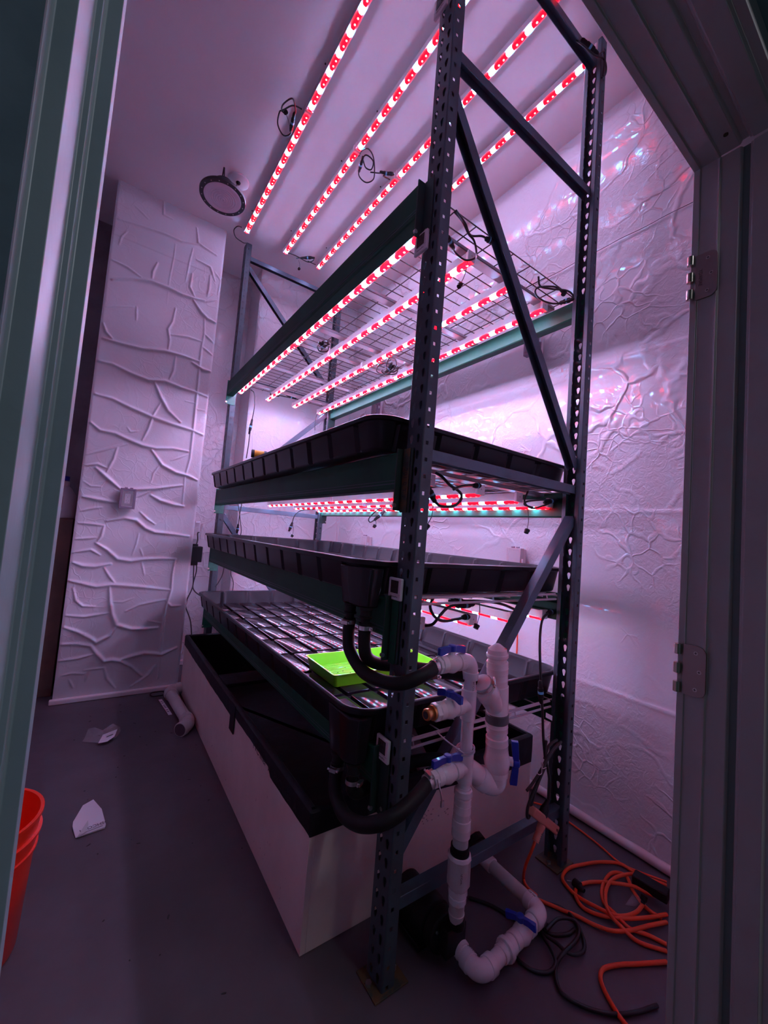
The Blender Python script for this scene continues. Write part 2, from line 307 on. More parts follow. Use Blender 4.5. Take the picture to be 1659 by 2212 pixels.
# dark tape line of the upper seam
def seam(z, y0, y1, name):
    n = 60; m = MB(); pts = []
    for i in range(n+1):
        y = y0+(y1-y0)*i/n; pts.append((XW-.026, y, z+.004*math.sin(y*7)+.002*math.sin(y*31)))
    m.tube(pts, .0022, 4, smooth=False); return tag(m.build(name, 'wall_dark'), kind='structure')
seam(2.822, -.6, 1.2, 'trim_1')
WR=[(0.011,[(-0.852,2.882),(-0.732,2.935),(-0.622,2.967),(-0.514,2.968),(-0.42,2.955),(-0.336,2.96),(-0.262,2.973)]),(0.011,[(-0.861,2.455),(-0.756,2.454),(-0.628,2.46),(-0.486,2.491),(-0.353,2.494),(-0.246,2.487)]),(0.011,[(-0.87,2.292),(-0.793,2.295),(-0.682,2.264),(-0.568,2.243),(-0.463,2.268),(-0.349,2.248),(-0.243,2.242),(-0.165,2.228)]),(0.011,[(-0.864,2.061),(-0.769,2.055),(-0.658,2.019),(-0.523,1.985),(-0.382,1.961),(-0.245,1.945),(-0.168,1.927)]),(0.011,[(-0.529,2.243),(-0.48,2.143),(-0.422,2.055),(-0.334,1.99)]),(0.011,[(-0.869,1.861),(-0.814,1.82),(-0.727,1.818),(-0.653,1.791),(-0.558,1.766),(-0.471,1.761),(-0.364,1.781),(-0.26,1.778)]),(0.011,[(-0.498,1.744),(-0.42,1.646),(-0.326,1.605),(-0.242,1.595),(-0.175,1.57)]),(0.0045,[(-0.38,3.341),(-0.394,3.219),(-0.402,3.083)]),(0.003,[(-0.498,3.318),(-0.501,3.192),(-0.511,3.045),(-0.511,2.846)]),(0.007,[(-0.37,3.511),(-0.348,3.399),(-0.303,3.385),(-0.211,3.367)]),(0.007,[(-0.346,3.266),(-0.245,3.252),(-0.202,3.159)]),(0.007,[(-0.239,3.192),(-0.238,3.069),(-0.244,3.017)]),(0.0045,[(-0.209,3.231),(-0.158,3.179),(-0.169,3.061)]),(0.007,[(-0.366,3.147),(-0.371,3.036),(-0.333,2.98)]),(0.011,[(-0.335,2.943),(-0.273,2.871),(-0.226,2.84),(-0.158,2.83)]),(0.007,[(-0.45,2.836),(-0.459,2.727),(-0.483,2.66),(-0.465,2.585),(-0.467,2.503)]),(0.007,[(-0.459,2.628),(-0.348,2.65),(-0.251,2.649)]),(0.007,[(-0.247,2.832),(-0.236,2.715),(-0.245,2.59),(-0.246,2.493),(-0.242,2.29),(-0.24,2.112),(-0.239,1.935),(-0.239,1.724),(-0.261,1.58),(-0.256,1.373)]),(0.007,[(-0.247,2.613),(-0.165,2.568)]),(0.007,[(-0.236,2.715),(-0.164,2.667)]),(0.011,[(-0.297,2.465),(-0.218,2.43),(-0.163,2.434)]),(0.007,[(-0.413,2.474),(-0.417,2.357),(-0.436,2.293)]),(0.007,[(-0.476,2.099),(-0.514,1.998),(-0.533,1.893),(-0.562,1.804)]),(0.007,[(-0.866,3.018),(-0.775,3.005),(-0.689,2.972)]),(0.007,[(-0.599,3.122),(-0.62,3.043),(-0.62,2.997)]),(0.0045,[(-0.608,3.609),(-0.597,3.497),(-0.536,3.495)]),(0.0045,[(-0.776,3.467),(-0.686,3.414)]),(0.007,[(-0.708,1.715),(-0.718,1.638),(-0.746,1.57)]),(0.0045,[(-0.871,1.642),(-0.775,1.691),(-0.649,1.759)]),(0.007,[(-0.872,2.559),(-0.849,2.503),(-0.811,2.473)]),(0.007,[(-0.861,3.319),(-0.717,3.34),(-0.573,3.357),(-0.461,3.355),(-0.337,3.393)]),(0.0045,[(-0.801,3.261),(-0.831,3.201),(-0.839,3.142)]),(0.0045,[(-0.26,2.961),(-0.176,3.015)]),(0.0045,[(-0.694,2.749),(-0.685,2.652)]),(0.0045,[(-0.867,2.679),(-0.712,2.742)]),(0.0045,[(-0.661,1.876),(-0.64,1.848),(-0.596,1.863)]),(0.0045,[(-0.314,2.158),(-0.25,2.157),(-0.23,2.115),(-0.17,2.118)]),(0.0045,[(-0.365,1.69),(-0.258,1.755)]),(0.011,[(-0.861,1.357),(-0.783,1.348),(-0.674,1.337)]),(0.011,[(-0.812,1.561),(-0.746,1.506),(-0.661,1.438)]),(0.011,[(-0.644,1.431),(-0.557,1.447),(-0.449,1.467),(-0.275,1.516)]),(0.007,[(-0.559,1.389),(-0.473,1.449)]),(0.011,[(-0.469,1.415),(-0.406,1.383),(-0.315,1.363),(-0.25,1.36)]),(0.007,[(-0.869,1.18),(-0.788,1.178),(-0.727,1.173)]),(0.011,[(-0.715,1.207),(-0.616,1.235),(-0.543,1.227),(-0.479,1.174),(-0.417,1.15),(-0.293,1.144),(-0.191,1.135)]),(0.007,[(-0.727,1.173),(-0.735,1.099),(-0.754,1.061)]),(0.011,[(-0.76,1.051),(-0.695,1.009),(-0.627,0.947),(-0.546,0.935),(-0.465,0.952),(-0.354,0.961),(-0.265,0.959)]),(0.011,[(-0.871,0.916),(-0.818,0.895),(-0.752,0.892),(-0.663,0.913)]),(0.007,[(-0.698,0.884),(-0.661,0.825),(-0.617,0.77)]),(0.011,[(-0.88,0.796),(-0.814,0.779),(-0.73,0.756),(-0.648,0.77),(-0.528,0.76),(-0.402,0.745),(-0.278,0.73)]),(0.011,[(-0.655,0.761),(-0.641,0.659),(-0.62,0.566),(-0.589,0.491),(-0.497,0.458),(-0.414,0.452),(-0.33,0.457)]),(0.007,[(-0.853,0.743),(-0.831,0.664),(-0.791,0.627),(-0.724,0.62)]),(0.007,[(-0.542,0.582),(-0.465,0.626),(-0.366,0.648),(-0.289,0.661)]),(0.011,[(-0.876,0.49),(-0.803,0.459),(-0.725,0.409),(-0.692,0.38),(-0.62,0.419),(-0.588,0.482)]),(0.011,[(-0.883,0.382),(-0.795,0.379),(-0.72,0.36),(-0.685,0.307),(-0.634,0.248),(-0.588,0.252),(-0.539,0.238),(-0.471,0.193),(-0.397,0.119)]),(0.007,[(-0.882,0.274),(-0.785,0.282),(-0.699,0.3)]),(0.011,[(-0.54,0.247),(-0.478,0.264),(-0.397,0.28),(-0.284,0.259),(-0.19,0.299)]),(0.007,[(-0.32,0.185),(-0.356,0.123),(-0.456,0.051)]),(0.007,[(-0.524,1.287),(-0.477,1.243),(-0.423,1.208)]),(0.0045,[(-0.517,1.133),(-0.525,1.055),(-0.542,0.978)]),(0.0045,[(-0.498,1.028),(-0.475,0.971)]),(0.0045,[(-0.48,0.933),(-0.453,0.837)]),(0.007,[(-0.705,1.721),(-0.72,1.633),(-0.749,1.543)]),(0.0045,[(-0.872,1.643),(-0.78,1.697),(-0.677,1.755)]),(0.0045,[(-0.436,1.643),(-0.469,1.578),(-0.479,1.507)]),(0.007,[(-0.872,1.072),(-0.764,1.088)]),(0.007,[(-0.877,0.982),(-0.785,1.005),(-0.73,0.971)]),(0.007,[(-0.877,0.568),(-0.776,0.555),(-0.636,0.576)]),(0.0045,[(-0.395,0.509),(-0.298,0.484)]),(0.0045,[(-0.636,0.65),(-0.565,0.648),(-0.503,0.675)]),(0.0045,[(-0.74,0.197),(-0.689,0.2),(-0.621,0.201)]),(0.0045,[(-0.725,0.125),(-0.717,0.186)]),(0.007,[(-0.629,0.202),(-0.606,0.127),(-0.552,0.056)]),(0.007,[(-0.863,1.261),(-0.799,1.286),(-0.755,1.296)]),(0.0045,[(-0.868,1.46),(-0.829,1.434),(-0.769,1.438)]),(0.007,[(-0.865,1.57),(-0.807,1.589),(-0.744,1.567)]),(0.007,[(-0.297,0.651),(-0.257,0.61),(-0.194,0.613)]),(0.007,[(-0.265,0.959),(-0.272,0.849),(-0.269,0.73),(-0.292,0.602),(-0.298,0.484),(-0.292,0.26),(-0.292,0.086)]),(0.0045,[(-0.858,0.177),(-0.804,0.187),(-0.738,0.175)]),(0.0045,[(-0.813,0.145),(-0.787,0.089)])]
def col_face(U, V):
    X = -.889+U*.735; Z = V*CZ
    H = 1.45*ridge_field(X, Z, WR)+wavelets(X, Z, 8, .004, 4, 14, 5)
    H = H+.002*(Z > 3.2)
    edge = np.minimum(np.minimum(X+.889, -.154-X), .012)/.012
    return X, 2.476-.004*edge-H*edge, Z
sheet(150, 720, col_face, 'wall_column', 'foil_column')
struct('wall_column_side', MB().box(-.880, -.160, 2.484, 3.16, 0, CZ), 'foil_sheet', smooth=False)
def back_wall(U, V):
    X = -.16+U*.42; Z = V*CZ
    return X, 3.03-wavelets(X, Z, 8, .006, 3, 12, 9), Z
sheet(40, 300, back_wall, 'wall_back', 'foil_sheet')
def bump_face(U, V):
    X = .225+U*1.03; Z = V*CZ; e = np.minimum(X-.225, .01)/.01
    return X, 2.72-e*(.004+wavelets(X, Z, 8, .006, 3, 12, 11)), Z
sheet(90, 300, bump_face, 'wall_back_right', 'foil_sheet')
struct('wall_back_return', MB().box(.222, .235, 2.725, 3.06, 0, CZ), 'channel_zinc' if 0 else 'foil_sheet', smooth=False)
struct('wall_back_left', MB().box(-1.55, -.87, 3.05, 3.12, 0, CZ), 'wall_dark', smooth=False)
struct('wall_left', MB().box(-1.56, -1.50, -.72, 3.12, 0, CZ), 'wall_dark', smooth=False)
# front wall of the room with the doorway (opening x -.777...2, z 0..2.07)
struct('wall_front', MB().box(-1.6, -.83, -.70, -.60, 0, CZ).box(.26, 1.4, -.70, -.60, 0, CZ).box(-.83, .26, -.70, -.60, 2.13, CZ), 'ceiling_paint', smooth=False)
# door frame: moulded profiles
JR = [(.26,-.592),(.200,-.592),(.200,-.6035),(.2035,-.6045),(.2035,-.632),(.2015,-.636),(.2065,-.6375),(.2065,-.667),(.2085,-.669),(.214,-.671),(.214,-.681),(.2100,-.6825),(.2100,-.686),(.2075,-.6872),(.2075,-.7185),(.214,-.7225),(.214,-.735),(.26,-.735)]
struct('trim_2', MB().prism(JR, 0, 2.075), 'frame_paint', bevel=.0008)
HD = [(y, 2.07+(x-.2)) for x, y in JR]
struct('trim_3', MB().prism(HD, -.80, .205, 'x'), 'frame_paint', bevel=.0008)
struct('trim_4', MB().box(.2132, .2145, -.6812, -.6705, 0, 2.075), 'groove_paint')
JL = [(-.84,-.592),(-.7770,-.592),(-.7770,-.6145),(-.7845,-.6150),(-.7853,-.6160),(-.7857,-.6235),(-.7889,-.6240),(-.7896,-.6265),(-.7896,-.674),(-.7976,-.6745),(-.7981,-.6765),(-.7983,-.684),(-.84,-.684)]
struct('trim_9', MB().prism([(-.7985,-.6842),(-.7990,-.6850),(-.92,-.6862),(-.92,-.7040),(-.84,-.7040),(-.84,-.6842)], 0, 2.08), 'casing_paint')
struct('trim_5', MB().prism(JL, 0, 2.08), 'frame_paint_dimmed', bevel=.0004)
# floor trims
struct('trim_6', MB().tube([(1.222, -.60, .022), (1.222, 2.70, .022)], .019, 12, smooth=False), 'trim_white')
struct('trim_7', MB().box(-.905, -.15, 2.440, 2.474, 0, .032), 'trim_white', bevel=.006)
struct('trim_8', MB().box(-.15, .22, 2.99, 3.02, 0, .04).box(.23, 1.22, 2.68, 2.712, 0, .035), 'trim_white', bevel=.006)
# outside the doorway
struct('wall_corridor_left', MB().box(-1.9, -.84, -.80, -.705, 0, 2.7), 'corridor_wall', smooth=False)
struct('wall_corridor_right', MB().box(.262, 2.2, -.80, -.738, 0, 2.7), 'corridor_wall', smooth=False)
struct('wall_corridor_top', MB().box(-1.9, 2.2, -.80, -.705, 2.13, 2.7), 'corridor_wall', smooth=False)
struct('ceiling_corridor', MB().box(-2.2, 2.2, -3.2, -.80, 2.7, 2.75), 'corridor_wall', smooth=False)
struct('wall_corridor_back', MB().box(-2.2, 2.2, -3.3, -3.2, 0, 2.7), 'corridor_wall', smooth=False)
# a few scuffs and crumbs trodden into the vinyl
SC = MB()
for k in range(44):
    x = random.uniform(-.75, -.17); y = random.uniform(.1, 2.35); a = random.uniform(0, PI); l = random.uniform(.002, .009)
    n = 7; w = random.uniform(.0012, .003); ps = []
    for i in range(n):
        q = 2*PI*i/n; u = l*math.cos(q)*random.uniform(.7, 1.2); v = w*math.sin(q)*random.uniform(.7, 1.3)
        ps.append((x+u*math.cos(a)-v*math.sin(a), y+u*math.sin(a)+v*math.cos(a)))
    SC.prism(ps, .0002, .0016)
tag(SC.build('floor_crumb', 'ink_black'), 'dark crumbs and scraps scattered on the open floor left of the white tank', 'debris', kind='stuff')

# hinges on the right jamb
def hinge(z0, z1, label):
    t = thing('door_hinge', label, 'hinge', (.2, -.598, z0), 0); h = z1-z0
    pl = []
    r = .014; y0, y1 = -.003, -.040
    for (cy, cz, a0) in ((y1+r, r, PI), (y1+r, h-r, PI/2)):
        for k in range(7):
            a = (PI+PI/2*k/6) if a0 == PI else (PI-PI/2*k/6)
            pl.append((cy+r*math.cos(a), cz+r*math.sin(a)))
    lower = [(r_[0], r_[1]) for r_ in pl[:7]]; upper = pl[7:]
    poly = [(y0, 0)]+lower[::-1]+upper+[(y0, h)]
    MB().prism(poly, -.0012, .0045, 'x').build('hinge_leaf', 'hinge_metal', t, bevel=.0003)
    for a, b in ((.02, .24), (.40, .62), (.78, 1.0)):
        MB().lathe((-.006, .004, h*a), (-.006, .004, h*b), [(0, .0045), (.04, .0062), (.96, .0062), (1, .0045)], 18).build('hinge_knuckle', 'hinge_knuckle', t)
    for (y, z) in ((-.024, h*.86), (-.030, h*.5), (-.024, h*.14)):
        s = MB().cyl((-.0012, y, z), (-.0020, y, z), .0036, 18).build('screw', 'screw_steel', t)
        MB().box(-.0023, -.0019, y-.0022, y+.0022, z-.0005, z+.0005).box(-.0023, -.0019, y-.0005, y+.0005, z-.0022, z+.0022).build('screw_slot', 'ink_black', s)
    return t
h1 = hinge(1.782, 1.878, 'upper steel hinge leaf with three screws on the right door jamb')
text('stamp', 'YDAMAE', .009, 'rubber_grey', h1, (-.0016, -.012, .045), (0, 0, -1), (0, -1, 0), .0001)
hinge(.990, 1.085, 'lower steel hinge leaf with rubbed screws on the right door jamb')
# rust spot / screw plug in header
tag(MB().cyl(at(1568, 292, 'z', 2.0685), at(1568, 292, 'z', 2.0685)+Vector((0,0,.002)), .004, 12).build('plug_hole', 'label_ochre'), 'small rusty screw hole in the underside of the door header', 'hole')
# ------------------------------------------------------------------ pallet rack
PW, PD, RW, LY, PH = .043, .075, .908, 2.44, 3.565
def holed_plate(mb, u0, u1, z0, z1, hole, mapf):
    """rectangle with one polygonal hole; mapf(u, z) -> xyz"""
    n = len(hole); cu = sum(h[0] for h in hole)/n; cz = sum(h[1] for h in hole)/n
    A = [math.atan2(h[1]-cz, h[0]-cu) for h in hole]
    def ray(a):
        c, s = math.cos(a), math.sin(a); t = 1e9
        if c > 1e-9: t = min(t, (u1-cu)/c)
        if c < -1e-9: t = min(t, (u0-cu)/c)
        if s > 1e-9: t = min(t, (z1-cz)/s)
        if s < -1e-9: t = min(t, (z0-cz)/s)
        return (cu+c*t, cz+s*t)
    ev = [(a, 0, hole[i]) for i, a in enumerate(A)]
    cs = [math.atan2(z-cz, u-cu) for u in (u0, u1) for z in (z0, z1)]
    out = []; inn = []
    allA = sorted([(a % (2*PI), i) for i, a in enumerate(A)]); angs = [a for a, _ in allA]; idx = [i for _, i in allA]
    base = len(mb.v); vs = [mapf(*hole[i]) for i in idx]+[mapf(*ray(angs[k])) for k in range(n)]; fs = []
    cor = [(math.atan2(z-cz, u-cu) % (2*PI), (u, z)) for u in (u0, u1) for z in (z0, z1)]
    for k in range(n):
        j = (k+1) % n; a0 = angs[k]; a1 = angs[j] if j else angs[0]+2*PI
        mid = []
        for ca, cp in cor:
            for cc in (ca, ca+2*PI):
                if a0+1e-6 < cc < a1-1e-6: mid.append((cc, cp))
        mid.sort(); f = [k, j, n+j]
        for _, cp in reversed(mid): vs.append(mapf(*cp)); f.append(len(vs)-1)
        f.append(n+k); fs.append(tuple(f))
    mb.add(vs, fs)
def post_mesh():
    m = MB(); z0 = .0087; n = 70; P = .0508
    zz = [0]+[z0+P*(i+.5) for i in range(n-1)]+[PH]
    sq = .0048
    for i in range(n):
        a, b = zz[i], zz[i+1]; zc = z0+P*i
        if i == 0: a = 0
        hole = [(.0168+du, zc+dz+.004) for du, dz in ((-sq, -sq-.001), (sq, -sq-.001), (sq, sq+.001), (-sq, sq+.001))]
        if zc+.02 > PH-.01: continue
        for y in (0, PD): holed_plate(m, .003, PW-.002, a, b, hole, lambda u, z, y=y: (u, y, z))
    for c in (0, 1):
        u0, u1 = (.003, PD/2) if c == 0 else (PD/2, PD-.003); uc = .0215 if c == 0 else PD-.0215
        for i in range(n-1):
            zc = z0+P*(i+.5)-.006; a = 0 if i == 0 else z0+P*i; b = PH if i == n-2 else z0+P*(i+1)
            h = []
            for k in range(9): q = -.2+ (PI+.4)*k/8; h.append((uc+.0078*math.cos(q), zc+.0045+.0078*math.sin(q)))
            for k in range(5): q = PI+PI*k/4; h.append((uc+.0038*math.cos(q), zc-.0115+.0038*math.sin(q)))
            holed_plate(m, u0, u1, a, b, h, lambda u, z: (0, u, z))
    # folded corners and lips
    for y, s in ((0, 1), (PD, -1)):
        m.add([(0, y+s*.003, 0), (.0009, y+s*.0009, 0), (.003, y, 0), (0, y+s*.003, PH), (.0009, y+s*.0009, PH), (.003, y, PH)], [(0, 1, 4, 3), (1, 2, 5, 4)])
        m.add([(PW-.002, y, 0), (PW, y+s*.002, 0), (PW, y+s*.017, 0), (PW-.002, y, PH), (PW, y+s*.002, PH), (PW, y+s*.017, PH)], [(0, 1, 4, 3), (1, 2, 5, 4)])
    bm_o = m.build('post', 'post_steel', fix=False, smooth=False)
    md = bm_o.modifiers.new('s', 'SOLIDIFY'); md.thickness = .0018; md.offset = 0
    return bm_o
POST = post_mesh()
def make_frame(name, label, y, diag, horiz, first):
    t = thing(name, label, 'rack frame', (0, y, 0))
    for k in (0, 1):
        p = POST if (first and k == 0) else POST.copy()
        if p is not POST: COL.objects.link(p)
        p.parent = t
        if k: p.location = (RW, PD, 0); p.rotation_euler = (0, 0, PI)
        f = MB().box(-.028, .085, -.012, PD+.012, 0, .005).build('foot_plate', 'label_ochre', t, bevel=.001)
        if k: f.location = (RW, PD, 0); f.rotation_euler = (0, 0, PI)
        for q in (-.018, .068): MB().cyl((q, PD/2, .005), (q, PD/2, .013), .009, 6).build('anchor_bolt', 'clamp_steel', f)
    for z in horiz:
        m = MB().box(.022, RW-.022, .020, .055, z-.0015, z+.0015).box(.022, RW-.022, .020, .023, z-.034, z).box(.022, RW-.022, .052, .055, z-.034, z)
        m.build('crossbar', 'brace_steel', t, bevel=.0012)
    for (x0, z0, x1, z1) in diag:
        a = Vector((x0, .0375, z0)); b = Vector((x1, .0375, z1)); d = (b-a).normalized(); nrm = d.cross(Vector((0,1,0)))
        if nrm.z < 0: nrm = -nrm
        m = MB(); hl = (b-a).length/2; c = (a+b)/2
        m.obox(c+nrm*.018, (nrm, Vector((0,1,0)), d), (.0015, .0185, hl))
        m.obox(c+Vector((0,-.017,0)), (nrm, Vector((0,1,0)), d), (.018, .0015, hl)); m.obox(c+Vector((0,.017,0)), (nrm, Vector((0,1,0)), d), (.018, .0015, hl))
        m.build('diagonal_brace', 'brace_steel', t, bevel=.0012)
    return t
make_frame('upright_frame', 'dark perforated steel upright frame at the near end of the rack, holding the white pipes', 0,
           [(.04, 2.70, .87, 1.60), (.87, 1.385, .04, .34)], [3.475, 2.855, 1.525, .215], True)
make_frame('upright_frame', 'perforated steel upright frame at the far end of the rack, by the back wall', LY,
           [(.04, 3.38, .87, 2.56), (.04, 1.32, .87, .25), (.87, 2.34, .04, 1.50)], [3.475, 2.455, 1.40, .20], False)

def make_beam(h, wide=.05):
    """step beam: origin at near end underside, front face at x = 0 looking to -x"""
    t = thing('load_beam', '', 'rack beam'); L = LY-PD-.002
    prof = [(0, .004), (.004, 0), (wide-.004, 0), (wide, .004), (wide, h-.04), (.028, h-.04), (.028, h), (.004, h), (0, h-.004)]
    MB().prism(prof, 0, L, 'y').build('beam_body', 'beam_green', t)
    # shallow pressed grooves near the bottom edge
    MB().box(-.0006, .0004, .002, L-.002, .016, .019).box(-.0006, .0004, .002, L-.002, .026, .028).build('groove', 'post_steel', t)
    for e in (0, 1):
        s = -1 if e == 0 else 1; y = -.001 if e == 0 else L+.001; ya, yb = sorted((y, y+s*.042)); yc, yd = sorted((y-s*.004, y+s*.001))
        z0, z1 = h-.185, h+.012
        c = MB().box(.0225, .0265, ya, yb, z0, z1).box(-.004, .066, yc, yd, z0+.004, z1-.002).build('connector', 'connector_green_lit' if e else 'connector_green_shaded', t, bevel=.001)
        MB().cyl((.0215, y+s*.02, z0+.022), (.0228, y+s*.02, z0+.022), .006, 14).cyl((-.001, (yc+yd)/2-.004, z0+.02), (-.001, (yc+yd)/2+.004, z0+.02), .0065, 14).build('rivet', 'clamp_steel', c)
    return t
BEAMS = [(.520, .625), (.950, 1.062), (1.395, 1.510), (2.272, 2.385)]
NM = ['lowest', 'second lowest', 'third', 'topmost']
for i, (a, b) in enumerate(BEAMS):
    o = make_beam(b-a); o.location = (-.030, PD+.001, a)
    o['label'] = ['green step beam on the aisle side under the lowest black tray', 'green step beam on the aisle side under the middle black tray', 'green step beam on the aisle side under the uppermost black tray', 'deep dark step beam on the aisle side edging the uppermost wire deck'][i]; o['group'] = 'rack beams'
    c = copy_tree(o) if i < 3 else make_beam(.092); c['group'] = 'rack beams'; c['category'] = 'rack beam'; a = a if i < 3 else 2.293
    c.location = (RW+.030, LY-.001, a); c.rotation_euler = (0, 0, PI)
    c['label'] = ['green step beam on the wall side under the lowest black tray', 'green step beam on the wall side under the middle black tray', 'green step beam on the wall side under the uppermost black tray', 'deep step beam on the wall side lit green beside the uppermost wire deck'][i]
# stencilled strips on near connectors
for (z0, z1, lab, col) in ((1.325, 1.522, 'worn ochre marking strip with stencilled letters on the near post, at the uppermost tray', 'label_ochre'), (.875, 1.070, 'dark green marking strip with stencilled letters on the near post, below the white thermometer', 'beam_green')):
    t = tag(MB().box(-.0105, -.0078, .043, .074, z0, z1).build('marking_strip', col, bevel=.002), lab, 'label')
    text('lettering', 'P 201 0 T 1' if z0 > 1 else 'T 1 L 0 2', .024, 'ink_black', t, (-.0108, .058, (z0+z1)/2), (0, 0, -1), (0, -1, 0), .0002)

# ------------------------------------------------------------------ wire decks
def make_deck(m, y0, y1, ztop, wire, chan, r=.0024):
    t = thing('wire_deck', '', 'wire deck', (0, y0, ztop)); L = y1-y0; w = MB()
    ny = int(round(L/.0635)); nx = 9
    for i in range(ny+1):
        y = .004+(L-.008)*i/ny; w.tube([(.012, y, -r), (RW-.012, y, -r)], r, 5, smooth=False)
    for i in range(nx):
        x = .03+(RW-.06)*i/(nx-1); w.tube([(x, .002, -3*r), (x, L-.002, -3*r)], r, 5, smooth=False)
    w.build('wire_grid', wire, t)
    for k in range(3):
        y = L*(.10+.40*k)
        MB().box(.024, RW-.024, y-.022, y+.022, -.0215, -.0195).box(.024, RW-.024, y-.022, y-.020, -.0215, -.007).box(.024, RW-.024, y+.020, y+.022, -.0215, -.007).build('support_channel', chan, t)
    return t
LV = ['level under the lowest tray', 'level under the middle tray', 'level under the uppermost tray', 'open top shelf level']
for i, (a, b) in enumerate(BEAMS):
    zt = b-.0005 if i < 3 else b+.006
    for k, (y0, y1) in enumerate(((PD+.006, 1.252), (1.258, LY-.006))):
        d = make_deck(None, y0, y1, zt, 'wire_white' if i < 3 else 'wire_zinc', 'channel_zinc')
        d['label'] = ('near half' if k == 0 else 'far half')+(' of the pale wire decking on the ' if i < 3 else ' of the bare rusty wire decking on the ')+LV[i]; d['group'] = 'wire decks on the rack'
# thick white front wires of the lowest two decks belong to the decks' lip
for (z, lab) in ((.612, 'pair of white coated rods across the near end below the lowest tray'), (1.058, 'pair of white coated rods across the near end below the middle tray')):
    m = MB(); 
    for dz in (0, .020): m.tube([(.046, .084 if dz else .079, z+dz-.016), (RW-.046, .084 if dz else .079, z+dz-.016)], .0045, 8, smooth=False)
    for k in range(5): m.tube([(.12+.17*k, .079, z-.016), (.12+.17*k, .084, z+.004)], .003, 6, smooth=False)
    tag(m.build('deck_rod', 'wire_white'), lab, 'rod')

# ------------------------------------------------------------------ grow light bars
def make_bar(L=1.17):
    t = thing('grow_light_bar', '', 'grow light')      # origin: centre of the underside
    hw = .019
    MB().prism([(-hw, .002), (hw, .002), (hw*.96, .036), (-hw*.96, .036)], -L/2+.012, L/2-.012, 'y').build('housing', 'alu_bar', t, bevel=.001)
    MB().prism([(-.0115, .0015), (-.0115, .0004), (-.009, -.0012), (.009, -.0012), (.0115, .0004), (.0115, .0015)], -L/2+.013, L/2-.013, 'y').build('led_strip', 'led_glow', t, smooth=False)
    for s in (-1, 1):
        y = s*(L/2-.006); c = MB().box(-hw-.0015, hw+.0015, y-.0065, y+.0065, -.002, .039).build('end_cap', 'cap_white', t, bevel=.002)
        MB().cyl((0, y+s*.0064, .02), (0, y+s*.0072, .02), .003, 12).build('screw', 'screw_steel', c)
    m = MB()
    for s in (-1, 1): m.box(-.012, .012, s*L*.3-.011, s*L*.3+.011, .035, .0375).box(hw-.001, hw+.012, s*L*.3-.008, s*L*.3+.008, .031, .034)
    m.build('mounting_clip', 'plastic_white', t)
    return t
bar0 = None
_d = MB().prism([(-.0095, .002), (-.0095, -.003), (-.0080, -.0068), (-.004, -.0085), (.004, -.0085), (.0080, -.0068), (.0095, -.003), (.0095, .002)], -.572, .572, 'y').build('dome', 'led_glow', smooth=False)
dome = _d.data; bpy.data.objects.remove(_d)
XS = [(.079, .317, .561, .803), (-.038, .292, .591, .911)]
rows = [('ceiling', (-.038, .292, .591, .911), 3.559, (.565, 1.745)), ('shelf', (.086, .318, .560, .802), 2.338, (.755, 1.935-.01)),
        ('upper', (.157, .412, .646, .866), 1.436, (.715, 1.890)), ('middle', (.157, .415, .650, .868), .948, (.715, 1.890))]
COLN = ['first', 'second', 'third', 'fourth']
ROWN = {'ceiling': 'light bar on the ceiling', 'shelf': 'light bar under the open wire shelf', 'upper': 'light bar under the uppermost tray', 'middle': 'light bar under the middle tray'}
GRP = {'ceiling': 'light bars on the ceiling', 'shelf': 'light bars under the wire shelf', 'upper': 'light bars under the uppermost tray', 'middle': 'light bars under the middle tray'}
for nm, xs, z, ys in rows:
    for i, x in enumerate(xs):
        for k, y in enumerate(ys):
            if bar0 is None: bar0 = o = make_bar()
            else: o = copy_tree(bar0)
            yy = y if nm != 'ceiling' else y+(.0, .02, .01, .06)[i]
            o.location = (x, yy, z); o['group'] = GRP[nm]
            if nm in ('ceiling', 'shelf'):
                for ch in o.children:
                    if nm == 'ceiling' and ch.name.startswith('led_strip'): ch.data = dome
                    if ch.name.startswith('led_strip'): ch.material_slots[0].link = 'OBJECT'; ch.material_slots[0].material = M['led_glow_'+nm]
            o['label'] = ROWN[nm]+', '+('near' if k == 0 else 'far')+' half of '+COLN[i]+' row from the aisle'
# green glow comes from the painted beams themselves

# ------------------------------------------------------------------ flood trays
def rrect(x0, x1, y0, y1, r, ds=.011):
    P = []
    def line(ax, ay, bx, by, nx, ny):
        n = max(1, int(math.hypot(bx-ax, by-ay)/ds))
        for i in range(n): P.append((ax+(bx-ax)*i/n, ay+(by-ay)*i/n, nx, ny))
    def arc(cx, cy, a0):
        n = 14
        for i in range(n): a = a0+PI/2*i/n; P.append((cx+r*math.cos(a), cy+r*math.sin(a), math.cos(a), math.sin(a)))
    line(x0, y1-r, x0, y0+r, -1, 0); arc(x0+r, y0+r, PI); line(x0+r, y0, x1-r, y0, 0, -1); arc(x1-r, y0+r, -PI/2)
    line(x1, y0+r, x1, y1-r, 1, 0); arc(x1-r, y1-r, 0); line(x1-r, y1, x0+r, y1, 0, 1); arc(x0+r, y1-r, PI/2)
    return P
TX0, TX1, TY0, TY1 = -.112, .955, .082, 2.36
